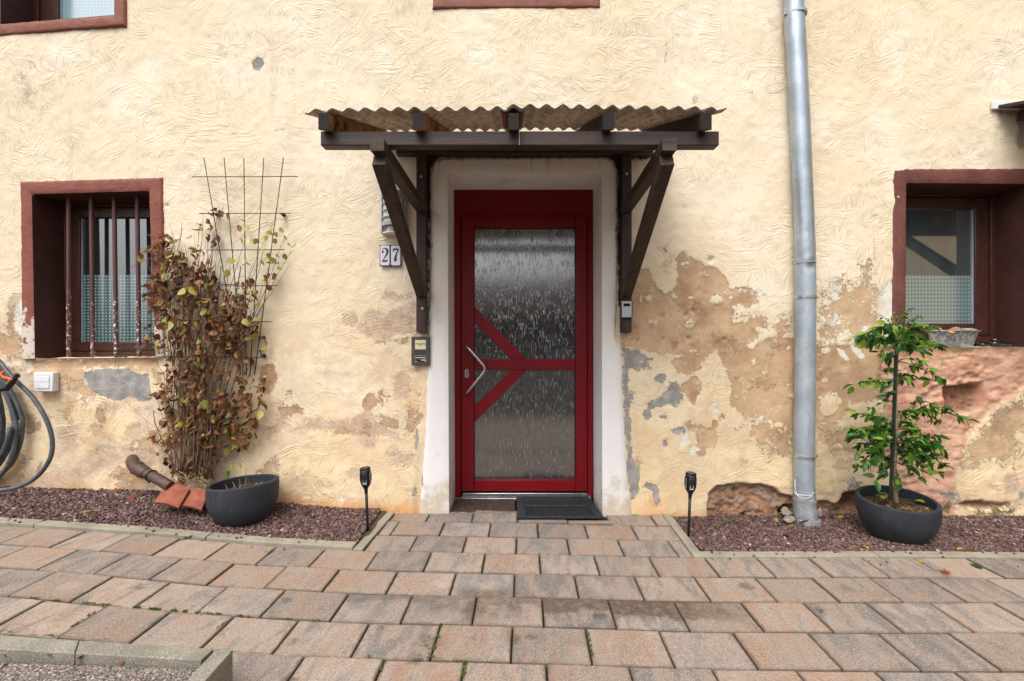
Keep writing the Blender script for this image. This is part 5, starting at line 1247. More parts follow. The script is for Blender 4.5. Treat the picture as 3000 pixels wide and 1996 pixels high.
# ---------------------------------------------------------------- planters
def planter(label, x, y, z, az, group='anthracite half-egg planters', zlo=.200, zhi=.078, tilt=0):
    """bowl whose rim climbs towards azimuth az"""
    t = thing('planter', label, 'planter', (x, y, z), group)
    R0 = .186; seg = 64
    def rimz(a): c = .5 + .5 * math.cos(a - az); return zlo + zhi * c ** 1.3
    vs = []; fs = []; prof = [0, .04, .10, .2, .32, .45, .6, .75, .88, 1.0]
    def rad(h):   # outer radius at height h
        return float(np.interp(h, [0, .02, .05, .09, .13, .17, .21, .28], [.104, .128, .152, .172, .183, .187, .187, .183]))
    n = len(prof)
    for i, f in enumerate(prof):
        for k in range(seg):
            a = 2 * PI * k / seg; h = rimz(a) * f; r = rad(h) if f > 0 else .100; vs.append((r * math.cos(a), r * math.sin(a), h + (0 if f else -.004)))
    for i, f in enumerate((1.0, .94, .75, .5)):
        for k in range(seg):
            a = 2 * PI * k / seg; h = rimz(a) * f - (0 if i else -.002); r = rad(h) - .021 - (.0 if i else 0); vs.append((r * math.cos(a), r * math.sin(a), h))
    tot = n + 4
    for i in range(tot - 1):
        for k in range(seg):
            a = i * seg + k; b = i * seg + (k + 1) % seg; fs.append((a, b, b + seg, a + seg))
    fs.append(tuple(range(seg))[::-1])
    MB().add(vs, fs).build('bowl', M['planter'], t, bevel=.005, seg=3)
    m_ = MB(); sg = 40; rings = 7; sv = []; sf = []
    for i in range(rings + 1):
        for k in range(sg):
            a = 2 * PI * k / sg; r = (.163) * i / rings; sv.append((r * math.cos(a), r * math.sin(a), .172 + sn(r * 30 * math.cos(a), r * 30 * math.sin(a), 4) * .022 + .016 * (r / .158) * math.cos(a - az)))
    for i in range(rings):
        for k in range(sg):
            a = i * sg + k; b = i * sg + (k + 1) % sg; sf.append((a, b, b + sg, a + sg))
    m_.add(sv, sf).build('soil', M['soil'], t, smooth=True)
    t.rotation_euler = (0, tilt, 0)
    return t
PL = planter('dark grey egg-shaped planter with dead stubs, left of the door below the climber', -1.575, -.240, .040, R(-40), zlo=.226, zhi=.026)
PR = planter('dark grey egg-shaped planter holding the small green lemon tree, right of the downpipe', 2.165, -.350, -.004, R(65), zlo=.208, zhi=.034, tilt=R(0))
# dead twigs in the left planter
DT = thing('dead_plant', 'cut dry stalks standing in the left planter', 'plant', (-1.578, -.235, .17))
dr_ = random.Random(3)
for (px, py, px2, py2) in ((721, 1425, 721, 1374), (728, 1426, 732, 1396), (690, 1430, 681, 1412), (668, 1436, 660, 1418), (700, 1428, 702, 1398), (705, 1425, 700, 1404), (712, 1428, 722, 1400), (735, 1420, 728, 1405), (660, 1438, 690, 1424), (740, 1428, 700, 1432)):
    d = 2.64 + dr_.uniform(-.05, .06); a = P(px, py + 6, d); b = P(px2, py2, d + dr_.uniform(-.02, .02)); mid = a.lerp(b, .5) + Vector((dr_.uniform(-.004, .004), 0, 0))
    MB().tube([a, mid, b], [.0022, .0018, .0012], 6).build('stalk', M['straw'] if dr_.random() < .6 else M['stem'], None).parent = DT
for c in DT.children: c.matrix_parent_inverse = Matrix.Translation(-DT.location)
# ---------------------------------------------------------------- tub with stones
tx, ty = (2790 - 1500) * 2.985 / F, 2.985 - DW; tz = 1.066
TUB = thing('zinc_tub', 'oval dull zinc tub on the right window sill', 'tub', (tx, ty, tz))
def oval(rx, ry, z, n=36): return [(rx * math.cos(2 * PI * k / n), ry * math.sin(2 * PI * k / n), z) for k in range(n)]
rg = [oval(.120, .050, 0), oval(.125, .054, .003), oval(.158, .072, .098), oval(.170, .080, .102), oval(.170, .080, .105), oval(.155, .070, .102), oval(.124, .052, .012)]
vs = [p for q in rg for p in q]; fs = []
for i in range(len(rg) - 1):
    for k in range(36): a = i * 36 + k; b = i * 36 + (k + 1) % 36; fs.append((a, b, b + 36, a + 36))
fs.append(tuple(range(36))[::-1]); fs.append(tuple(6 * 36 + k for k in range(36)))
MB().add(vs, fs).build('basin', M['tub'], TUB, auto=40)
MB().tube([(x * 1.0, y, .103) for x, y, z in oval(.168, .078, 0, 40)] + [(.168, 0, .103)], .0035, 8).build('rolled_rim', M['tub'], TUB, smooth=True)
MB().tube([(-.115, -.072, .078), (-.110, -.082, .074), (-.078, -.084, .073), (-.070, -.074, .077)], .0025, 8).build('handle', M['tub'], TUB, smooth=True)
def rock(name, label, cat, loc, size, mat, seed, group=None, flat=1, parent=None, sub=2):
    bm = bmesh.new(); bmesh.ops.create_icosphere(bm, subdivisions=sub, radius=1)
    rr = random.Random(seed); pl = [(Vector((rr.uniform(-1, 1), rr.uniform(-1, 1), rr.uniform(-1, 1))).normalized(), rr.uniform(.55, .9)) for _ in range(9)]
    for v in bm.verts:
        c = v.co.copy()
        for n_, d_ in pl:
            k = c.dot(n_) - d_
            if k > 0: c -= n_ * k * .9
        c *= 1 + .12 * mnoise.noise(c * 2.3 + Vector((seed, 0, 0)))
        v.co = Vector((c.x * size[0], c.y * size[1], c.z * size[2]))
    me = bpy.data.meshes.new(name); bm.to_mesh(me); bm.free(); me.materials.append(mat); me.shade_smooth(); me.set_sharp_from_angle(angle=R(28))
    o = inst(name, me, parent, loc, (0, 0, rr.uniform(0, 6)))
    if label: tag(o, label, cat, group)
    return o
G = 'rocks heaped in the zinc tub'
rock('rock', 'rounded speckled reddish rock at the left in the zinc tub', 'rock', (tx - .095, ty + .012, tz + .098), (.046, .040, .034), M['stone_red'], 2, G)
rock('rock', 'flat yellow ochre rock at the front of the zinc tub', 'rock', (tx - .062, ty - .025, tz + .090), (.075, .030, .020), M['stone_ochre'], 5, G)
rock('rock', 'angular brown rock in the middle of the zinc tub', 'rock', (tx + .022, ty + .005, tz + .096), (.042, .036, .036), M['stone_red'], 8, G)
rock('rock', 'broad grey-brown rock at the right in the zinc tub', 'rock', (tx + .085, ty, tz + .094), (.068, .042, .034), M['stone'], 11, G)
BK = thing('black_ornament', 'small glossy black plastic object lying on the sill right of the zinc tub', 'ornament', ((2915 - 1500) * 3.0 / F, .07, 1.066))
for i, (c, s) in enumerate((((0, 0, .020), (.055, .030, .020)), ((-.020, -.004, .040), (.026, .020, .018)), ((.045, 0, .016), (.045, .028, .016)), ((-.085, .01, .014), (.04, .03, .014)))):
    m_ = MB().lathe([(math.sin(PI * k / 10) + .001, -math.cos(PI * k / 10)) for k in range(11)], (0, 0, 0), 20); m_.v = [(v[0] * s[0] + c[0], v[1] * s[1] + c[1], v[2] * s[2] + c[2]) for v in m_.v]
    m_.build(('body', 'head', 'tail', 'foot')[i], M['blackgloss'], BK, smooth=True)
# ---------------------------------------------------------------- stoneware pipe and roof tiles
CP = thing('waste_pipe', 'brown stoneware pipe stub slanting out of the wall beside the climber', 'pipe')
pts = [P(388, 1345, 2.90), P(386, 1356, 2.84), P(394, 1368, 2.80), P(412, 1379, 2.775), P(440, 1392, 2.75), P(470, 1408, 2.72), P(500, 1426, 2.69)]
MB().tube(smooth_path(pts, 5), .030, 24).build('pipe', M['clay'], CP, auto=50)
MB().tube([P(400, 1371, 2.79), P(420, 1383, 2.77), P(430, 1388, 2.757)], [.038, .038, .033], 24).build('socket', M['clay'], CP, auto=50)
MB().tube([P(402, 1371, 2.79), P(404, 1372.5, 2.788)], .0405, 24).build('socket_rim', M['clay'], CP, auto=50)
MB().tube([P(442, 1393, 2.748), P(444.5, 1394.5, 2.745)], .035, 20).bb(tuple(P(434, 1416, 2.72)), tuple(P(440, 1409, 2.74))).build('clip', M['black'], CP, auto=50)
def rooftile(label, corners, curve, seed):
    q = [np.array(c) for c in corners]; n = 14; m_ = 14; vs = []; fs = []
    nrm = np.cross(q[1] - q[0], q[3] - q[0]); nrm = nrm / np.linalg.norm(nrm)
    if nrm[1] > 0: nrm = -nrm
    for k in (0, 1):
        for j in range(m_ + 1):
            for i in range(n + 1):
                u = i / n; v = j / m_; p = (q[0] * (1 - u) + q[1] * u) * (1 - v) + (q[3] * (1 - u) + q[2] * u) * v
                p = p + nrm * (curve * math.sin(u * PI) + .002 * sn(u * 6, v * 6, seed) - k * .013); vs.append(tuple(p))
    L = (n + 1) * (m_ + 1)
    for k in (0, 1):
        for j in range(m_):
            for i in range(n): a = k * L + j * (n + 1) + i; fs.append((a, a + 1, a + n + 2, a + n + 1))
    for i in range(n): fs.append((i, i + 1, i + 1 + L, i + L)); a = m_ * (n + 1) + i; fs.append((a, a + 1, a + 1 + L, a + L))
    for j in range(m_): a = j * (n + 1); fs.append((a, a + n + 1, a + n + 1 + L, a + L)); a += n; fs.append((a, a + n + 1, a + n + 1 + L, a + L))
    o = MB().add(vs, fs).build('roof_tile', M['terra'], None, auto=45); tag(o, label, 'roof tile', 'terracotta roof tiles at the foot of the climber'); return o
rooftile('terracotta tile leaning against the brown pipe, overlapping its neighbour', [P(450, 1472, 2.60), P(523, 1488, 2.58), P(555, 1432, 2.70), P(490, 1417, 2.72)], .016, 1)
rooftile('terracotta tile half hidden between the leaning tile and the dark planter', [P(526, 1482, 2.62), P(590, 1494, 2.60), P(612, 1437, 2.72), P(548, 1434, 2.74)], .012, 2)
# stones by the downpipe foot
for lab, px, py, d, s, mt, sd_ in (('pale loose stone lying in the hole left of the downpipe elbow', 2304, 1499, 2.83, (.050, .03, .026), 'stone', 21), ('flat grey stone on the gravel left of the downpipe elbow', 2312, 1520, 2.78, (.066, .03, .016), 'stone', 22),
                                  ('upright grey stone just right of the downpipe elbow', 2400, 1502, 2.86, (.026, .02, .032), 'stone', 25)):
    rock('stone', lab, 'stone', P(px, py, d), s, M[mt], sd_, 'loose stones at the foot of the downpipe', sub=3)
# ---------------------------------------------------------------- neighbour's canopy, far right
NC = thing('side_canopy', 'dark sloping canopy edge with pale flashing entering at the far right', 'canopy')
a = P(2919, 290, 2.87); b = P(2965, 314, 2.87)
MB().bb((a.x, -.02, b.z), (4.6, -.006, a.z)).build('flashing', M['white_pl'], NC, bevel=.002)
def plank(p0, p1, p2, p3, th, nm, mt):
    vs = [tuple(p) for p in (p0, p1, p2, p3)] + [(p[0], p[1], p[2] + th) for p in (p0, p1, p2, p3)]
    MB().add(vs, [(3, 2, 1, 0), (4, 5, 6, 7), (0, 1, 5, 4), (1, 2, 6, 5), (2, 3, 7, 6), (3, 0, 4, 7)]).build(nm, mt, NC, bevel=.003)
zs_ = P(2925, 316, 2.88).z
p0 = Vector((P(2924, 316, 2.89).x, -.02, zs_)); p1 = Vector((p0.x, -1.05, zs_ - .30)); p2 = Vector((4.7, -1.05, zs_ - .30)); p3 = Vector((4.7, -.02, zs_))
plank(p0, Vector((3.20, -1.2, 2.22)), Vector((4.7, -1.2, 2.22)), p3, .022, 'roof_board', M['wood_x'])
MB().beam((3.235, -.02, zs_ - .045), (3.235, -1.1, 2.20), .05, .07).build('rafter', M['wood_y'], NC, bevel=.003)
MB().beam((3.9, -.02, zs_ - .045), (3.9, -1.1, 2.20), .05, .07).build('rafter', M['wood_y'], NC, bevel=.003)
MB().bb((3.30, -.10, zw(418, 2.87)), (3.37, -.004, zw(377, 2.87))).build('beam_end', M['wood_end'], NC, bevel=.004)
MB().bb((3.37, -.10, 2.36), (4.6, -.004, 2.44)).build('wall_beam', M['wood_x'], NC, bevel=.004)
MB().beam((3.3, -1.05, 2.17), (4.6, -1.05, 2.17), .07, .09).build('beam', M['wood_x'], NC, bevel=.004)
MB().beam((4.45, -.05, 1.5), (4.45, -1.0, 2.12), .07, .07).build('brace', M['wood_y'], NC, bevel=.004)
MB().beam((3.75, -.05, 1.35), (3.75, -1.0, 2.10), .07, .07).build('brace', M['wood_y'], NC, bevel=.004)
MB().bb((3.715, -.07, 1.2), (3.785, -.004, 2.36)).build('post', M['wood_z'], NC, bevel=.004)
# things across the street, seen only as reflections in the panes
OH = thing('opposite_house', 'plain house across the street behind the camera', 'house', (0, -26, 0))
MB().bb((-14, -34, -.2), (9, -26, 3.0)).build('walls', M['opp'], OH)
MB().prism([(-34.6, 2.9), (-30, 5.6), (-25.4, 2.9)], -14.4, 9.4, 'x').build('roof', M['opp_roof'], OH)
m_ = MB()
for k in range(9): m_.bb((-12.5 + k * 2.4, -26.03, 1.1), (-11.4 + k * 2.4, -25.98, 2.3))
m_.build('window', M['interior'], OH)
for c in OH.children: c.matrix_parent_inverse = Matrix.Translation((0, 26, 0))
SWG = thing('side_wing', 'cream side wing of the neighbouring house beyond the right edge', 'house', (5.5, -2, 0))
MB().bb((5.5, -6.5, -.2), (8, .2, 5.2)).build('walls', simple('side_wing_render', (.58, .47, .30), .9, nsc=3, var=.1), SWG)
for c in SWG.children: c.matrix_parent_inverse = Matrix.Translation((-5.5, 2, 0))
# ---------------------------------------------------------------- hose coil at the left edge
HS = thing('garden_hose', 'grey garden hose hung in a coil at the left edge with one loop swinging out', 'hose')
hr = random.Random(9)
cx_, cz_ = xw(-48, 2.84), zw(1235, 2.84)
pts = []
for t_ in range(6 * 40):
    a = 2 * PI * t_ / 40; k = t_ / 40
    rx = .175 + .03 * math.sin(k * 2.3); rz = .35 + .035 * math.sin(k * 3.9); ox = .03 * math.sin(k * 2.1)
    zz = cz_ + rz * math.sin(a) - .02 * math.sin(k * 5)
    pts.append(Vector((cx_ + ox + rx * math.cos(a) * (1 - .35 * max(0, math.sin(a))), -.03 - .013 * k - .012 * math.sin(a * 1.0 + k), zz)))
MB().tube(pts, .0125, 10).build('coil', M['hose'], HS, smooth=True)
lp = [P(-40, 1020, 2.80), P(0, 1062, 2.80), P(30, 1100, 2.79), P(56, 1125, 2.79), P(96, 1165, 2.79), P(135, 1228, 2.78), P(153, 1290, 2.78), P(146, 1345, 2.77), P(110, 1395, 2.76), P(60, 1425, 2.75), P(0, 1436, 2.74), P(-60, 1432, 2.74), P(-120, 1400, 2.76), P(-150, 1300, 2.78)]
MB().tube(smooth_path(lp, 6), .0122, 12).build('loose_loop', M['hose'], HS, smooth=True)
MB().tube([P(52, 1096, 2.76), P(38, 1118, 2.75), P(20, 1138, 2.745), P(-6, 1142, 2.745)], [.012, .016, .018, .014], 12).build('spray_nozzle', M['black'], HS, auto=50)
MB().tube([P(46, 1100, 2.775), P(56, 1103, 2.77), P(52, 1096, 2.76)], [.011, .008, .006], 10).build('coupling', M['black'], HS, auto=50)
MB().tube([P(15, 1087, 2.745), P(6, 1091, 2.735), P(2, 1097, 2.73), P(10, 1106, 2.73), P(26, 1109, 2.735), P(33, 1112, 2.735), P(27, 1118, 2.735), P(21, 1124, 2.735)], [.005, .0065, .007, .0075, .008, .008, .006, .004], 8).build('trigger', M['orange'], HS, auto=50)
MB().tube([P(-90, 1010, 2.91), P(-90, 1010, 2.76), P(-90, 1000, 2.75)], .008, 8).build('wall_hook', M['dark_metal'], HS, smooth=True)
# ---------------------------------------------------------------- trellises
def trellis(label, tops, bottoms, ytop, ybot, hor, d=2.868):
    t = thing('trellis', label, 'trellis', (0, 0, 0), 'green wire trellises on the wall')
    for a, b in zip(tops, bottoms):
        m_ = MB().tube([P(a, ytop, d), P((a + b) / 2, (ytop + ybot) / 2, d), P(b, ybot, d)], .0029, 8); m_.build('upright_wire', M['wire'], t, smooth=True)
    for (xa, xb, y) in hor: MB().tube([P(xa, y + .5, d - .006), P(xb, y - .5, d - .006)], .0026, 8).build('cross_wire', M['wire'], t, smooth=True)
    return t
TR = trellis('green wire fan trellis, its empty top rising above the climber', [597.5, 656.5, 714.5, 773, 830.5], [706, 712, 722, 732, 745.5], 463, 1100, [(563, 872.5, 518), (583.5, 852.5, 625.5), (605.5, 833, 732.5), (588, 813.5, 838), (592, 798, 943.5), (480, 779, 1049)])
TR2 = trellis('second green wire fan trellis buried in the dry climber beside the window', [470, 530, 590, 648, 706], [548, 562, 575, 588, 600], 780, 1400, [(432, 700, 834), (440, 690, 940), (462, 690, 1045), (485, 662, 1148), (497, 640, 1253), (518, 620, 1356)])
for (px, py) in ((624, 624), (822, 625), (763, 1043)):
    p = P(px, py, 2.862)
    MB().lathe([(.001, 0), (.012, .0), (.012, .010), (.006, .016), (.006, .040), (.001, .040)], (p.x, -.002, p.z), 12, axis=(0, -1, 0)).build('wall_clip', M['wire'], TR, auto=40)
# ---------------------------------------------------------------- leaves
def leaf_template(w=.5, cup=.3, tip=.2, droop=.25, n=6, heart=0):
    """unit-length leaf along +y, folded on its midrib"""
    vs = []; fs = []
    for i in range(n + 1):
        t = i / n; ww = w * (math.sin(PI * min(1, t ** .8 * (1 - tip * .0))) ** .75) if 0 < t < 1 else 0
        if heart and i == 0: ww = w * .3
        z = -droop * t * t; vs += [(-ww * .5, t - heart * .08 * (i == 0), z + cup * ww * .5), (0, t, z), (ww * .5, t - heart * .08 * (i == 0), z + cup * ww * .5)]
    for i in range(n):
        a = 3 * i; fs += [(a, a + 1, a + 4, a + 3), (a + 1, a + 2, a + 5, a + 4)]
    return np.array(vs), fs
def leaf_mesh(name, tmpl, mat, tint=0.):
    vs, fs = tmpl; me = bpy.data.meshes.new(name); me.from_pydata([tuple(v) for v in vs], [], fs); me.materials.append(mat); me.shade_smooth(); return me
def rotm(a, b, c): return np.array(Euler((a, b, c)).to_matrix())
def leaf_mass(name, items, mat, parent, tmpls):
    """many small leaves joined in one mesh: items = (loc, matrix, size, tint)"""
    V = []; Fc = []; T = []; o = 0
    for i, (loc, Mx, s, tint) in enumerate(items):
        vs, fs = tmpls[i % len(tmpls)]; v = (vs * s) @ Mx.T + np.array(loc); V.append(v); Fc += [[k + o for k in f] for f in fs]; T += [tint] * len(v); o += len(v)
    ob = npmesh(name, np.concatenate(V), np.array(Fc), mat, parent); fattr(ob, 'tint', T); ob['kind'] = 'stuff'; return ob
# climber
CL = thing('climbing_plant', 'half-dead climber with withered brown leaves and a few yellow-green ones on the trellis', 'climber', (-2.1, -.06, .12)); CL.location = (0, 0, 0)
cr = random.Random(21)
def wall_d(a=.02, b=.11): return DW - cr.uniform(a, b)
base = [(cr.uniform(505, 625), 1400 + cr.uniform(-8, 14)) for _ in range(14)]
ends = [(462, 700), (500, 660), (430, 760), (480, 820), (455, 900), (520, 780), (560, 720), (585, 655), (600, 800), (640, 830), (560, 880), (620, 760), (640, 900), (660, 960), (700, 830), (735, 780), (690, 720), (720, 690), (775, 700), (800, 650), (830, 700), (760, 760), (780, 800), (690, 1000), (720, 950), (480, 960), (450, 1010), (740, 900), (640, 1040), (700, 1100), (720, 1160), (640, 620), (655, 600), (600, 625), (470, 1130), (450, 1230), (440, 1280), (520, 1000), (560, 1000), (600, 980), (540, 1080), (590, 1120), (640, 1150), (760, 1190), (730, 1230), (700, 1280), (560, 1180), (500, 1220), (860, 730), (840, 780)]
stems = MB(); fine = []
def bez(a, b, c, n=10): return [a.lerp(b, t / n).lerp(b.lerp(c, t / n), t / n) for t in range(n + 1)]
tips = []
for i, (ex, ey) in enumerate(ends):
    bx, by = cr.choice(base); p0 = P(bx, by, DW - cr.uniform(.10, .16)); p2 = P(ex, ey, wall_d(.02, .10)); mid = P(bx * .55 + ex * .45 + cr.uniform(-25, 25), by * .35 + ey * .65 + cr.uniform(-10, 50), wall_d(.03, .12))
    path = bez(p0, mid, p2, 14); ph_ = cr.uniform(0, 50); path = [q + Vector((.022 * mnoise.noise((k * .45, ph_, 0)) + cr.uniform(-.004, .004), .010 * mnoise.noise((k * .5, ph_, 7)), .0)) for k, q in enumerate(path)]
    ob = MB().tube(path, [.0032 - .0022 * k / 14 for k in range(15)], 6).build('stem', M['stem'], CL, smooth=True); tips.append(path)
for k in range(150):      # fine hanging and upright stems
    bx = cr.gauss(565, 48); ya = cr.uniform(880, 1400); L = cr.uniform(60, 240); d0 = wall_d(.03, .14); sx = cr.gauss(0, 24) + (bx - 565) * .25 * L / 200
    a = P(bx - (bx - 560) * max(0, (ya - 1150) / 400), ya, d0); b = P(bx + sx * .5 + cr.uniform(-8, 8), ya - L * .5, d0 + cr.uniform(-.01, .02)); c = P(bx + sx, ya - L, d0 + cr.uniform(-.01, .03))
    stems.tube([q + Vector((cr.uniform(-.006, .006), 0, 0)) for q in bez(a, b, c, 6)], cr.uniform(.0007, .0015), 4, caps=False)
for k in range(260):      # tendrils round the upper part
    path = cr.choice(tips); q = cr.choice(path[3:]); a = q; b = a + Vector((cr.uniform(-.06, .06), cr.uniform(-.02, .01), cr.uniform(-.05, .06))); c = b + Vector((cr.uniform(-.06, .06), cr.uniform(-.02, .01), cr.uniform(-.04, .06)))
    for z_ in (b, c): z_.y = min(z_.y, -.012)
    stems.tube(bez(a, b, c, 5), .0008, 4, caps=False)
o = stems.build('fine_stems', M['stem'], CL, smooth=True, fix=False); o['kind'] = 'stuff'
st = MB()
for k in range(60):
    a = P(cr.uniform(500, 615), 1415 + cr.uniform(-12, 18), DW - cr.uniform(.08, .2)); b = a + Vector((cr.uniform(-.09, .09), cr.uniform(-.04, .03), cr.uniform(.0, .09))); st.tube([a, a.lerp(b, .5) + Vector((0, 0, .01)), b], .0016, 4, caps=False)
o = st.build('dead_straw', M['straw'], CL, fix=False); o['kind'] = 'stuff'
tm_dry = [leaf_template(.78, .55, .2, .35, 5, 1), leaf_template(.62, .8, .2, .6, 5, 1), leaf_template(.85, .35, .2, .15, 5, 1), leaf_template(.5, 1.3, .2, 1.0, 5, 0)]
dry_me = [leaf_mesh('leaf', t, M['dry']) for t in tm_dry]; lime_me = [leaf_mesh('leaf', t, M['lime']) for t in (tm_dry[0], tm_dry[2])]
clus = [(480, 720, 40, 40, 46), (430, 745, 28, 26, 14), (500, 780, 55, 45, 60), (460, 860, 40, 60, 62), (530, 880, 60, 60, 80), (560, 760, 50, 40, 26), (600, 810, 45, 40, 34), (620, 620, 30, 16, 7), (600, 660, 20, 24, 7), (622, 700, 22, 18, 10), (655, 620, 16, 10, 4),
        (640, 900, 55, 60, 78), (690, 900, 40, 50, 40), (500, 980, 50, 60, 66), (580, 980, 65, 60, 80), (660, 990, 50, 50, 56), (720, 850, 36, 40, 22), (740, 960, 30, 40, 18), (540, 1080, 55, 60, 56), (610, 1080, 60, 60, 58), (700, 1060, 35, 50, 26), (730, 1130, 40, 40, 22), (690, 1180, 45, 40, 34), (600, 1180, 60, 55, 60), (640, 1260, 50, 45, 30),
        (540, 1200, 50, 50, 44), (560, 1270, 50, 40, 34), (600, 1330, 40, 40, 26), (550, 1380, 50, 24, 34), (470, 1180, 34, 60, 26), (500, 1260, 40, 50, 34), (640, 1200, 60, 60, 40), (700, 1240, 50, 60, 30), (590, 1240, 70, 60, 50), (740, 1180, 34, 50, 18), (520, 1120, 60, 50, 40), (520, 820, 60, 60, 40), (680, 960, 60, 60, 40), (730, 1250, 30, 35, 18), (690, 1290, 40, 40, 18), (600, 1290, 45, 45, 26), (560, 1340, 40, 30, 18), (480, 1180, 18, 70, 8), (455, 1290, 16, 40, 6), (500, 1320, 20, 60, 9), (415, 1010, 18, 20, 4), (440, 930, 16, 60, 10), (425, 840, 18, 30, 4), (775, 990, 16, 40, 5), (790, 810, 26, 26, 7), (810, 760, 16, 20, 4), (700, 640, 20, 60, 2), (770, 1095, 14, 20, 3)]
items = []
for (cx, cy, rx, ry, n) in clus:
    for k in range(n):
        a = cr.uniform(0, 2 * PI); r = math.sqrt(cr.random()); px = cx + rx * r * math.cos(a); py = cy + ry * r * math.sin(a)
        d = DW - cr.uniform(.02, .15 if n > 20 else .08); s = cr.uniform(.020, .050)
        items.append((P(px, py, d), (R(-90) + cr.uniform(-.9, .9) + PI * 0, cr.uniform(-.7, .7), cr.uniform(0, 2 * PI)), s, px, py))
cr.shuffle(items); items.sort(key=lambda q: -q[2])
def orient(e):     # leaves hang: length downwards, blade to the viewer
    return (e[0] - R(0), e[1], e[2] * .0 + cr.uniform(-1.2, 1.2))
big = items[:285]; rest = items[285:]
for i, (loc, e, s, px, py) in enumerate(big):
    inst('leaf', dry_me[i % 4], CL, loc, orient(e), s)
cr2 = random.Random(5)
leaf_mass('small_leaves', [(tuple(l), rotm(*orient(e)), s, cr2.random()) for l, e, s, _, _ in rest], M['dry'], CL, tm_dry)
for (px, py, s) in ((492, 945, .060), (488, 928, .045), (560, 842, .050), (538, 845, .045), (612, 832, .045), (545, 755, .045), (532, 760, .035), (725, 663, .034), (722, 668, .03), (790, 675, .045), (800, 668, .035), (812, 682, .03), (845, 712, .030), (866, 712, .035), (788, 742, .035), (800, 755, .035), (812, 745, .03), (832, 745, .03), (718, 761, .04), (725, 768, .03), (675, 757, .035), (690, 757, .03),
                    (668, 792, .04), (600, 1172, .05), (615, 1180, .045), (625, 1178, .04), (645, 1210, .045), (668, 1208, .035), (618, 1280, .04), (697, 1290, .045), (683, 1300, .04), (668, 1315, .04), (660, 1250, .045), (700, 1360, .035), (682, 1362, .035), (670, 1380, .035), (759, 1205, .045), (745, 1210, .035), (720, 935, .04), (735, 940, .035), (745, 930, .03), (760, 930, .03), (730, 980, .04), (640, 990, .035), (672, 1002, .03), (585, 1000, .035), (758, 885, .035), (470, 770, .04), (484, 800, .035), (650, 905, .04), (595, 905, .04), (780, 690, .035), (808, 700, .03), (822, 668, .03), (835, 690, .03), (775, 720, .03), (795, 760, .03), (770, 765, .03), (752, 700, .03), (735, 700, .028), (705, 700, .03), (852, 735, .028), (815, 780, .03), (640, 775, .03), (700, 860, .035), (748, 850, .03), (770, 820, .03), (520, 700, .03), (560, 690, .03)):
    inst('leaf', lime_me[cr.randint(0, 1)], CL, P(px, py, DW - cr.uniform(.07, .16)), (R(-90) + cr.uniform(-.7, .5), cr.uniform(-.5, .5), cr.uniform(-1.5, 1.5)), s * 1.2)['label'] = 'yellow-green leaf'
# ---------------------------------------------------------------- lemon tree
LT = thing('citrus_tree', 'small green citrus tree trained on a dark stake in the right planter', 'tree'); lr_ = random.Random(8)
DT_ = 2.555
def zp(a, b, dd=0): return P(2400 + a * .3955, 880 + b * .3955, DT_ + dd)
trunk = [zp(571, 1500), zp(566, 1420), zp(562, 1250, .01), zp(570, 1000, .012), zp(568, 800, .014), zp(574, 600, .012), zp(580, 420, .01), zp(590, 300, .01), zp(600, 220)]
MB().tube(smooth_path(trunk, 4), [.0115] * 5 + [.009 - .006 * k / 27 for k in range(28)], 10).build('trunk', M['bark'], LT, smooth=True)
SK = MB().tube([zp(526, 1480, -.02), zp(548, 1000, -.018), zp(572, 320, -.016)], .0085, 10).build('plant_stake', M['stake'], None, auto=40); tag(SK, 'dark green stake supporting the citrus tree', 'stake')
for b in (520, 1390): 
    q = zp(573 if b < 600 else 552, b, -.006); MB().tube([q + Vector((.019 * math.cos(a), .020 * math.sin(a), .003 * math.sin(2 * a))) for a in [2 * PI * k / 14 for k in range(15)]], .0020, 6).build('tie', M['wire'], LT, smooth=True)
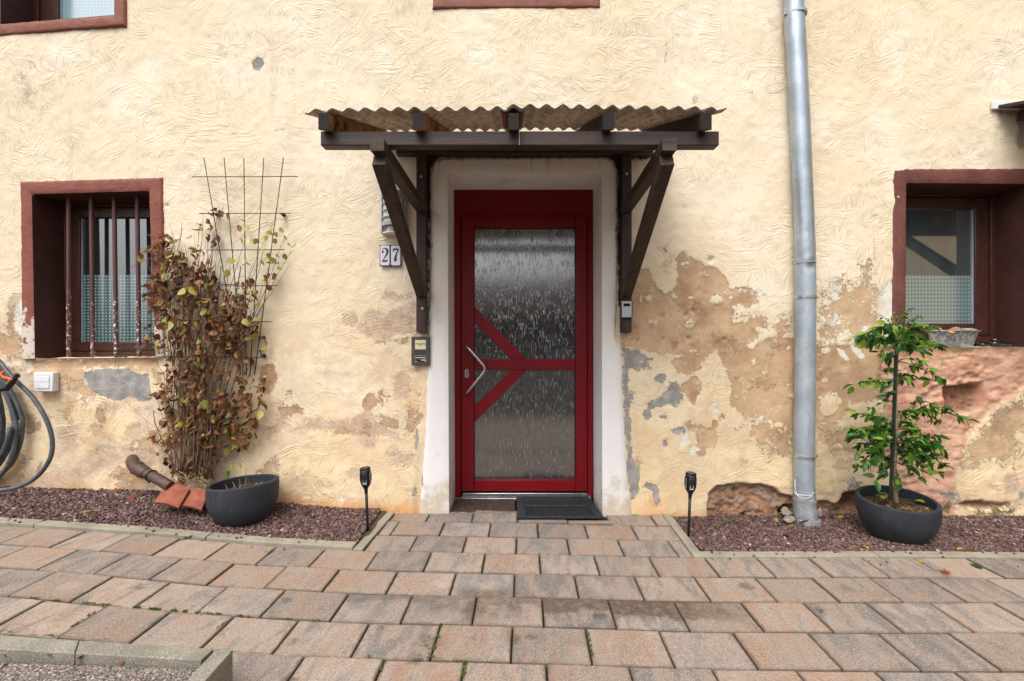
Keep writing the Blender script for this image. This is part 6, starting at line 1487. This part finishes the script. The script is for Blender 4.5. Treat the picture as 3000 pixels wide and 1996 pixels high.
# (start on trunk, end) in the zoomed sketch coordinates, leaves
br = [((578, 330), (240, 290), 22), ((580, 320), (330, 250), 18), ((585, 300), (430, 200), 16), ((590, 260), (500, 170), 12), ((595, 240), (680, 60), 13), ((600, 240), (560, 110), 5), ((596, 250), (760, 110), 14), ((595, 260), (840, 200), 20), ((590, 290), (760, 260), 20), ((588, 310), (900, 350), 22), ((585, 320), (690, 360), 14), ((585, 300), (480, 300), 18), ((590, 280), (620, 200), 14), ((580, 350), (780, 390), 8), ((580, 300), (350, 330), 14), ((595, 250), (440, 100), 5), ((585, 310), (620, 330), 14),
      ((576, 400), (430, 410), 5), ((576, 440), (480, 430), 6), ((576, 450), (770, 480), 9), ((576, 450), (950, 600), 12), ((574, 530), (500, 520), 5), ((574, 590), (240, 640), 12), ((574, 600), (430, 640), 8), ((574, 590), (700, 570), 11), ((572, 560), (600, 590), 6), ((574, 620), (810, 610), 4),
      ((572, 700), (470, 745), 3), ((572, 720), (540, 700), 3), ((572, 750), (380, 800), 5), ((570, 940), (740, 720), 14), ((570, 940), (850, 760), 22), ((650, 850), (960, 800), 14), ((700, 820), (1110, 890), 16), ((700, 820), (870, 900), 12), ((572, 880), (680, 830), 9), ((570, 900), (700, 950), 12),
      ((568, 960), (240, 840), 9), ((568, 960), (330, 830), 9), ((568, 960), (430, 860), 8), ((566, 980), (250, 960), 16), ((566, 1000), (190, 1020), 13), ((566, 1000), (350, 980), 20), ((566, 1040), (300, 1080), 16), ((566, 1060), (250, 1140), 10), ((566, 1080), (400, 1140), 18), ((564, 1100), (260, 1240), 13), ((564, 1120), (340, 1220), 14), ((564, 1140), (440, 1220), 14), ((566, 1000), (480, 960), 16), ((566, 1020), (470, 1060), 18),
      ((566, 1000), (760, 960), 16), ((566, 1020), (930, 1020), 14), ((566, 1020), (820, 1060), 24), ((566, 1040), (940, 1120), 20), ((566, 1060), (860, 1140), 26), ((566, 1080), (950, 1230), 24), ((564, 1100), (840, 1200), 26), ((564, 1120), (900, 1290), 12), ((564, 1140), (760, 1230), 20), ((564, 1140), (680, 1270), 10), ((566, 1060), (700, 1080), 20), ((566, 1100), (640, 1160), 12),
      ((562, 1200), (770, 1340), 5), ((562, 1200), (410, 1350), 5), ((562, 1240), (600, 1390), 7), ((562, 1180), (500, 1290), 8), ((562, 1200), (910, 1350), 4)]
leafs = []
for (a, b, n) in br:
    dd = lr_.uniform(-.16, .16) * min(1, abs(b[0] - 570) / 200 + .3); p0 = zp(*a, .01); p2 = zp(*b, dd); up = Vector((0, 0, .03 + .02 * lr_.random())); p1 = p0.lerp(p2, .5) + up + Vector((0, lr_.uniform(-.03, .03), 0))
    path = bez(p0, p1, p2, 8); MB().tube(path, [.0030 - .0022 * k / 8 for k in range(9)], 6).build('branch', M['twig_green'], LT, smooth=True)
    for k in range(int(n * 1.45)):
        t = lr_.uniform(.15, 1.0) ** .75; q = path[min(8, int(t * 8))].lerp(path[min(8, int(t * 8) + 1)], (t * 8) % 1) if t < 1 else path[8]
        dirx = (p2 - p0).x; s = lr_.uniform(.028, .062) * (1.0 if b[1] > 150 else .6)
        az = (0 if dirx > 0 else PI) + lr_.uniform(-1.5, 1.5); el = lr_.uniform(-1.3, .35)
        y = Vector((math.cos(az) * math.cos(el), math.sin(az) * math.cos(el), math.sin(el))); z = (Vector((lr_.uniform(-.5, .5), lr_.uniform(-1.2, .2), lr_.uniform(.2, 1)))); x = y.cross(z).normalized(); z = x.cross(y)
        leafs.append((q + Vector((lr_.uniform(-.012, .012), lr_.uniform(-.012, .012), lr_.uniform(-.008, .008))), Matrix((x, y, z)).transposed(), s))
tm_g = [leaf_template(.46, .35, .2, .25, 6), leaf_template(.50, .2, .2, .10, 6), leaf_template(.42, .5, .2, .45, 6)]; g_me = [leaf_mesh('leaf', t, M['green']) for t in tm_g]
leafs.sort(key=lambda q: -q[2])
for i, (q, Mx, s) in enumerate(leafs[:295]):
    o = inst('leaf', g_me[i % 3], LT, q, Mx.to_euler(), s)
leaf_mass('small_leaves', [(tuple(q), np.array(Mx), s, lr_.random()) for q, Mx, s in leafs[295:]], M['green'], LT, tm_g)
# ---------------------------------------------------------------- fallen leaves
def maple_mesh(seed):
    r = random.Random(seed); pts = []
    lobes = [(-90, .25), (-60, .62), (-35, .38), (-8, .95), (18, .48), (45, 1.05), (68, .55), (90, 1.15), (112, .55), (135, 1.05), (162, .48), (188, .95), (215, .38), (240, .62)]
    vs = [(0, 0, .04)]
    for a, l in lobes:
        l *= r.uniform(.85, 1.1); vs.append((l * math.cos(R(a)) * .5, l * math.sin(R(a)) * .5 + .1, r.uniform(-.05, .18) * l))
    fs = [(0, i, i % 14 + 1) for i in range(1, 15)]
    me = bpy.data.meshes.new('fallen_leaf'); me.from_pydata(vs, [], fs); me.materials.append(M['maple']); me.shade_smooth(); return me
mm = [maple_mesh(k) for k in range(3)]; ym = [leaf_mesh('fallen_leaf', t, M['yellow']) for t in (tm_g[1], tm_g[0])]; gm = [leaf_mesh('fallen_leaf', tm_g[1], M['green'])]
def ground_at(px, py, kind='bed'):
    d = 2.5
    for _ in range(25):
        x = xw(px, d)
        z = float(bed_z(np.array([x]), np.array([d - DW]))[0]) + .006 if kind == 'bed' else (float(g(x)) if kind == 'pave' else zt(x) - .021)
        d = .5 * d + .5 * (ZC - z) * F / (py - 998)
    return Vector((xw(px, d), d - DW, z + .003))
fl = random.Random(31)
def fallen(px, py, me, s, lab, where='bed', tilt=.25, up=0):
    p = ground_at(px, py, where); o = inst('fallen_leaf', me, None, p + Vector((0, 0, up)), (fl.uniform(-tilt, tilt), fl.uniform(-tilt, tilt), fl.uniform(0, 6.28)), s); tag(o, lab, 'leaf', 'fallen leaves'); return o
fallen(392, 1462, mm[0], .085, 'curled bright red maple leaf on the gravel left of the roof tiles', tilt=.6, up=.012)
fallen(340, 1441, mm[1], .085, 'flat orange-brown leaf on the gravel against the wall below the pipe stub')
fallen(425, 1452, mm[2], .06, 'tattered brown leaf between the red leaf and the roof tiles')
fallen(112, 1502, mm[1], .03, 'small orange leaf scrap on the gravel at far left')
fallen(265, 1498, ym[0], .045, 'pale yellow leaf on the gravel midway along the left bed')
fallen(365, 1488, ym[1], .03, 'small yellow-green leaf in front of the red maple leaf')
fallen(38, 1418, mm[2], .06, 'dark brown leaf at the wall foot below the hose')
fallen(895, 1503, mm[2], .06, 'reddish brown leaf on the gravel right of the left planter')
fallen(980, 1520, mm[0], .055, 'orange-brown leaf on the gravel just left of the left torch')
fallen(936, 1560, mm[1], .03, 'small orange leaf near the kerb below the left planter')
fallen(2216, 1494, mm[0], .11, 'large dark red maple leaf in the wall hollow left of the downpipe', tilt=.9, up=.03)
fallen(2345, 1536, mm[1], .10, 'long rust-orange leaf lying under the downpipe elbow', tilt=.4, up=.006)
fallen(2405, 1512, mm[0], .085, 'curled red leaf right of the downpipe elbow', tilt=.9, up=.02)
fallen(2425, 1498, mm[2], .08, 'dark red leaf against the rubble right of the downpipe', tilt=.9, up=.02)
fallen(2280, 1527, ym[0], .045, 'bright yellow leaf on the gravel left of the elbow, nearer the wall')
fallen(2318, 1536, ym[1], .050, 'bright yellow leaf touching the rust-orange leaf')
fallen(2441, 1520, gm[0], .05, 'light green leaf paired with a yellow one between elbow and planter')
fallen(2455, 1519, ym[0], .045, 'yellow leaf beside the light green one between elbow and planter')
fallen(2485, 1560, mm[1], .055, 'ochre-brown leaf on the gravel left of the right planter')
fallen(2368, 1570, gm[0], .025, 'left of two tiny lime leaves in the middle of the right bed')
fallen(2391, 1566, gm[0], .028, 'right of two tiny lime leaves in the middle of the right bed')
fallen(2305, 1568, mm[2], .05, 'dull dark brown leaf on the gravel right of the right torch')
fallen(2545, 1612, ym[1], .050, 'yellow-green leaf near the kerb left below the right planter')
fallen(2597, 1594, ym[0], .03, 'small orange-yellow leaf at the foot of the right planter')
fallen(2625, 1597, gm[0], .03, 'small green leaf at the foot of the right planter')
fallen(2490, 1600, ym[0], .025, 'tiny yellow leaf on the gravel well left of the right planter')
fallen(2820, 1607, ym[0], .06, 'yellow leaf by the kerb right of the right planter', tilt=.3)
fallen(2835, 1613, mm[1], .055, 'brown leaf tucked under the yellow leaf by the right kerb')
fallen(2865, 1615, gm[0], .05, 'green leaf by the kerb right of the right planter')
fallen(2904, 1568, ym[0], .030, 'orange-yellow leaf on the gravel at far right')
fallen(2905, 1526, mm[1], .022, 'small red leaf scrap near the wall at far right')
fallen(2822, 1557, gm[0], .025, 'tiny pale green leaf on the gravel right of the planter')
fallen(2765, 1680, mm[0], .055, 'red-brown leaf lying on the paving at the right', 'pave', .1)
fallen(2878, 1669, gm[0], .055, 'fresh green leaf lying on the paving at far right', 'pave', .12)
fallen(2710, 1650, ym[0], .04, 'thin yellow leaf on the paving beside the right kerb', 'pave', .1)
fallen(140, 1929, mm[0], .05, 'red and brown leaf on the terrace slab against the kerb', 'ter', .4, .008)
fallen(248, 1934, mm[1], .045, 'orange leaf leaning on the terrace kerb', 'ter', .9, .012)
fallen(365, 1941, mm[2], .03, 'small brown leaf right along the terrace kerb', 'ter', .3)
fallen(20, 1917, ym[1], .03, 'pale dry leaf at the far left end of the terrace kerb', 'ter', .3).data = mm[1]
# leaves dropped into the right planter
for i, (px, py, s, dd) in enumerate(((2590, 1452, .055, .06), (2570, 1447, .045, .08), (2600, 1450, .04, .09), (2655, 1464, .055, .02), (2680, 1468, .05, .05), (2700, 1476, .045, .06), (2730, 1494, .06, -.02))):
    o = inst('fallen_leaf', gm[0] if i % 2 else lime_me[1], None, P(px, py, 2.55 + dd), (fl.uniform(-.3, .3), fl.uniform(-.3, .3), fl.uniform(0, 6)), s)
    tag(o, ['light green leaf at the left inside the right planter', 'leaf against the inner left wall of the right planter', 'dark leaf by the stake inside the right planter', 'lime leaf just right of the trunk in the right planter', 'dark green leaf at the back of the right planter soil', 'lime leaf at the back right in the right planter', 'big light leaf at the low right rim of the planter'][i], 'leaf', 'leaves dropped in the right planter')
litter = []
for k in range(240):
    which = k % 2; c = (PL, PR)[which].location; a = fl.uniform(0, 6.28); r = .14 * math.sqrt(fl.random()); litter.append(((c.x + r * math.cos(a), c.y + r * math.sin(a), c.z + .180 + .016 * (r / .158) * math.cos(a - (R(20), R(205))[which]) + fl.uniform(0, .006)), rotm(fl.uniform(-.5, .5), fl.uniform(-.5, .5), fl.uniform(0, 6)), fl.uniform(.010, .026), fl.random()))
o = leaf_mass('leaf_litter', litter, M['dry'], None, tm_dry); o['label'] = 'dry leaf litter on the soil of the planters'
lit = []
for k in range(260):
    x = fl.uniform(-3.4, -.9) if k % 2 else fl.uniform(1.05, 3.4); y = fl.uniform(-.48, -.02); z = float(bed_z(np.array([x]), np.array([y]))[0]) + .009
    lit.append(((x, y, z), rotm(fl.uniform(-.4, .4), fl.uniform(-.4, .4), fl.uniform(0, 6)), fl.uniform(.008, .018), fl.random()))
o = leaf_mass('leaf_scraps', lit, M['maple'], None, tm_dry); o['label'] = 'scraps of dead leaf scattered over the gravel'
# ---------------------------------------------------------------- weeds and moss
def weed(label, px, py, n, s, where='pave', mat='lime', up=.9):
    p = ground_at(px, py, where); t = thing('weed', label, 'weed', p); m_ = []
    for k in range(n):
        az = fl.uniform(0, 6.28); q = (p.x * 0 + fl.uniform(-s, s) * .3, fl.uniform(-s, s) * .2, .0); m_.append((q, rotm(fl.uniform(.1, up), 0, az), fl.uniform(.5, 1.1) * s, fl.random()))
    V = leaf_mass('foliage', m_, M[mat], t, [leaf_template(.35, .3, .2, .3, 4)]); del V['kind']; return t
weed('grass tuft growing between the left kerb and the paving', 545, 1578, 9, .030, 'pave', 'moss')
weed('small weed in a paving joint right of the grass tuft', 790, 1618, 8, .026, 'pave', 'moss')
weed('tiny weed at the left end of the kerb', 33, 1538, 7, .022, 'pave', 'moss')
weed('bright little weed on the gravel in front of the left planter', 757, 1560, 12, .022, 'bed', 'moss')
weed('leafy green weed at the wall foot left of the downpipe', 2170, 1508, 12, .055, 'bed', 'green')
weed('small weed in the gravel left of the downpipe weeds', 2138, 1532, 5, .03, 'bed', 'green')
weed('fern-like weed between the downpipe and the right planter', 2490, 1500, 14, .06, 'bed', 'green')
weed('yellowish weed in the wall hollow beside the red leaf', 2262, 1505, 9, .04, 'bed', 'lime')
weed('clover in the paving joint near the bottom centre', 1262, 1928, 8, .018, 'pave', 'moss')
weed('clover in the front paving joint left of centre', 1082, 1926, 7, .016, 'pave', 'moss')
weed('tiny weed in the joint below the left torch', 2031, 1694, 6, .015, 'pave', 'moss')['label'] = 'tiny weed in a paving joint at the right end of the path'
mo = []
def moss_line(a, b, n, w=.004):
    pa = ground_at(*a, 'pave'); pb = ground_at(*b, 'pave')
    for k in range(n):
        t = fl.random()
        if mnoise.noise((t * 9, a[0] * .01, 0)) < .08: continue
        q = pa.lerp(pb, t) + Vector((fl.gauss(0, w * .45), fl.gauss(0, w * .5), -.006 + fl.uniform(0, .004))); mo.append((tuple(q), rotm(fl.uniform(.2, 1.3), 0, fl.uniform(0, 6.28)), fl.uniform(.004, .008), fl.random()))
zc3 = lambda a, b: (800 + a * .55154, 1400 + b * .55154); zl = lambda a, b: (a * .42427, 1400 + b * .42427)
moss_line(zc3(893, 778), zc3(845, 965), 420, .006); moss_line(zc3(1668, 800), zc3(1705, 990), 220, .004); moss_line(zc3(1415, 400), zc3(1418, 500), 90); moss_line(zc3(593, 965), zc3(560, 1060), 90); moss_line(zc3(1022, 975), zc3(1010, 1060), 130)
moss_line(zl(915, 893), zl(1380, 930), 420, .005); moss_line(zl(1380, 930), zl(1825, 968), 220, .004); moss_line(zl(190, 828), zl(915, 893), 260); moss_line(zl(1155, 925), zl(1030, 1020), 160); moss_line(zl(725, 880), zl(490, 1030), 120); moss_line(zl(1615, 955), zl(1500, 1040), 120); moss_line(zl(0, 1055), zl(900, 1140), 160)
moss_line(zc3(315, 762), zc3(0, 748), 80); moss_line(zc3(740, 965), zc3(1300, 985), 130); moss_line(zl(1600, 600), zl(1780, 605), 60)
o = leaf_mass('moss', mo, M['moss'], None, [leaf_template(.8, .3, .2, .3, 3)]); o['label'] = 'bright green moss in the paving joints'
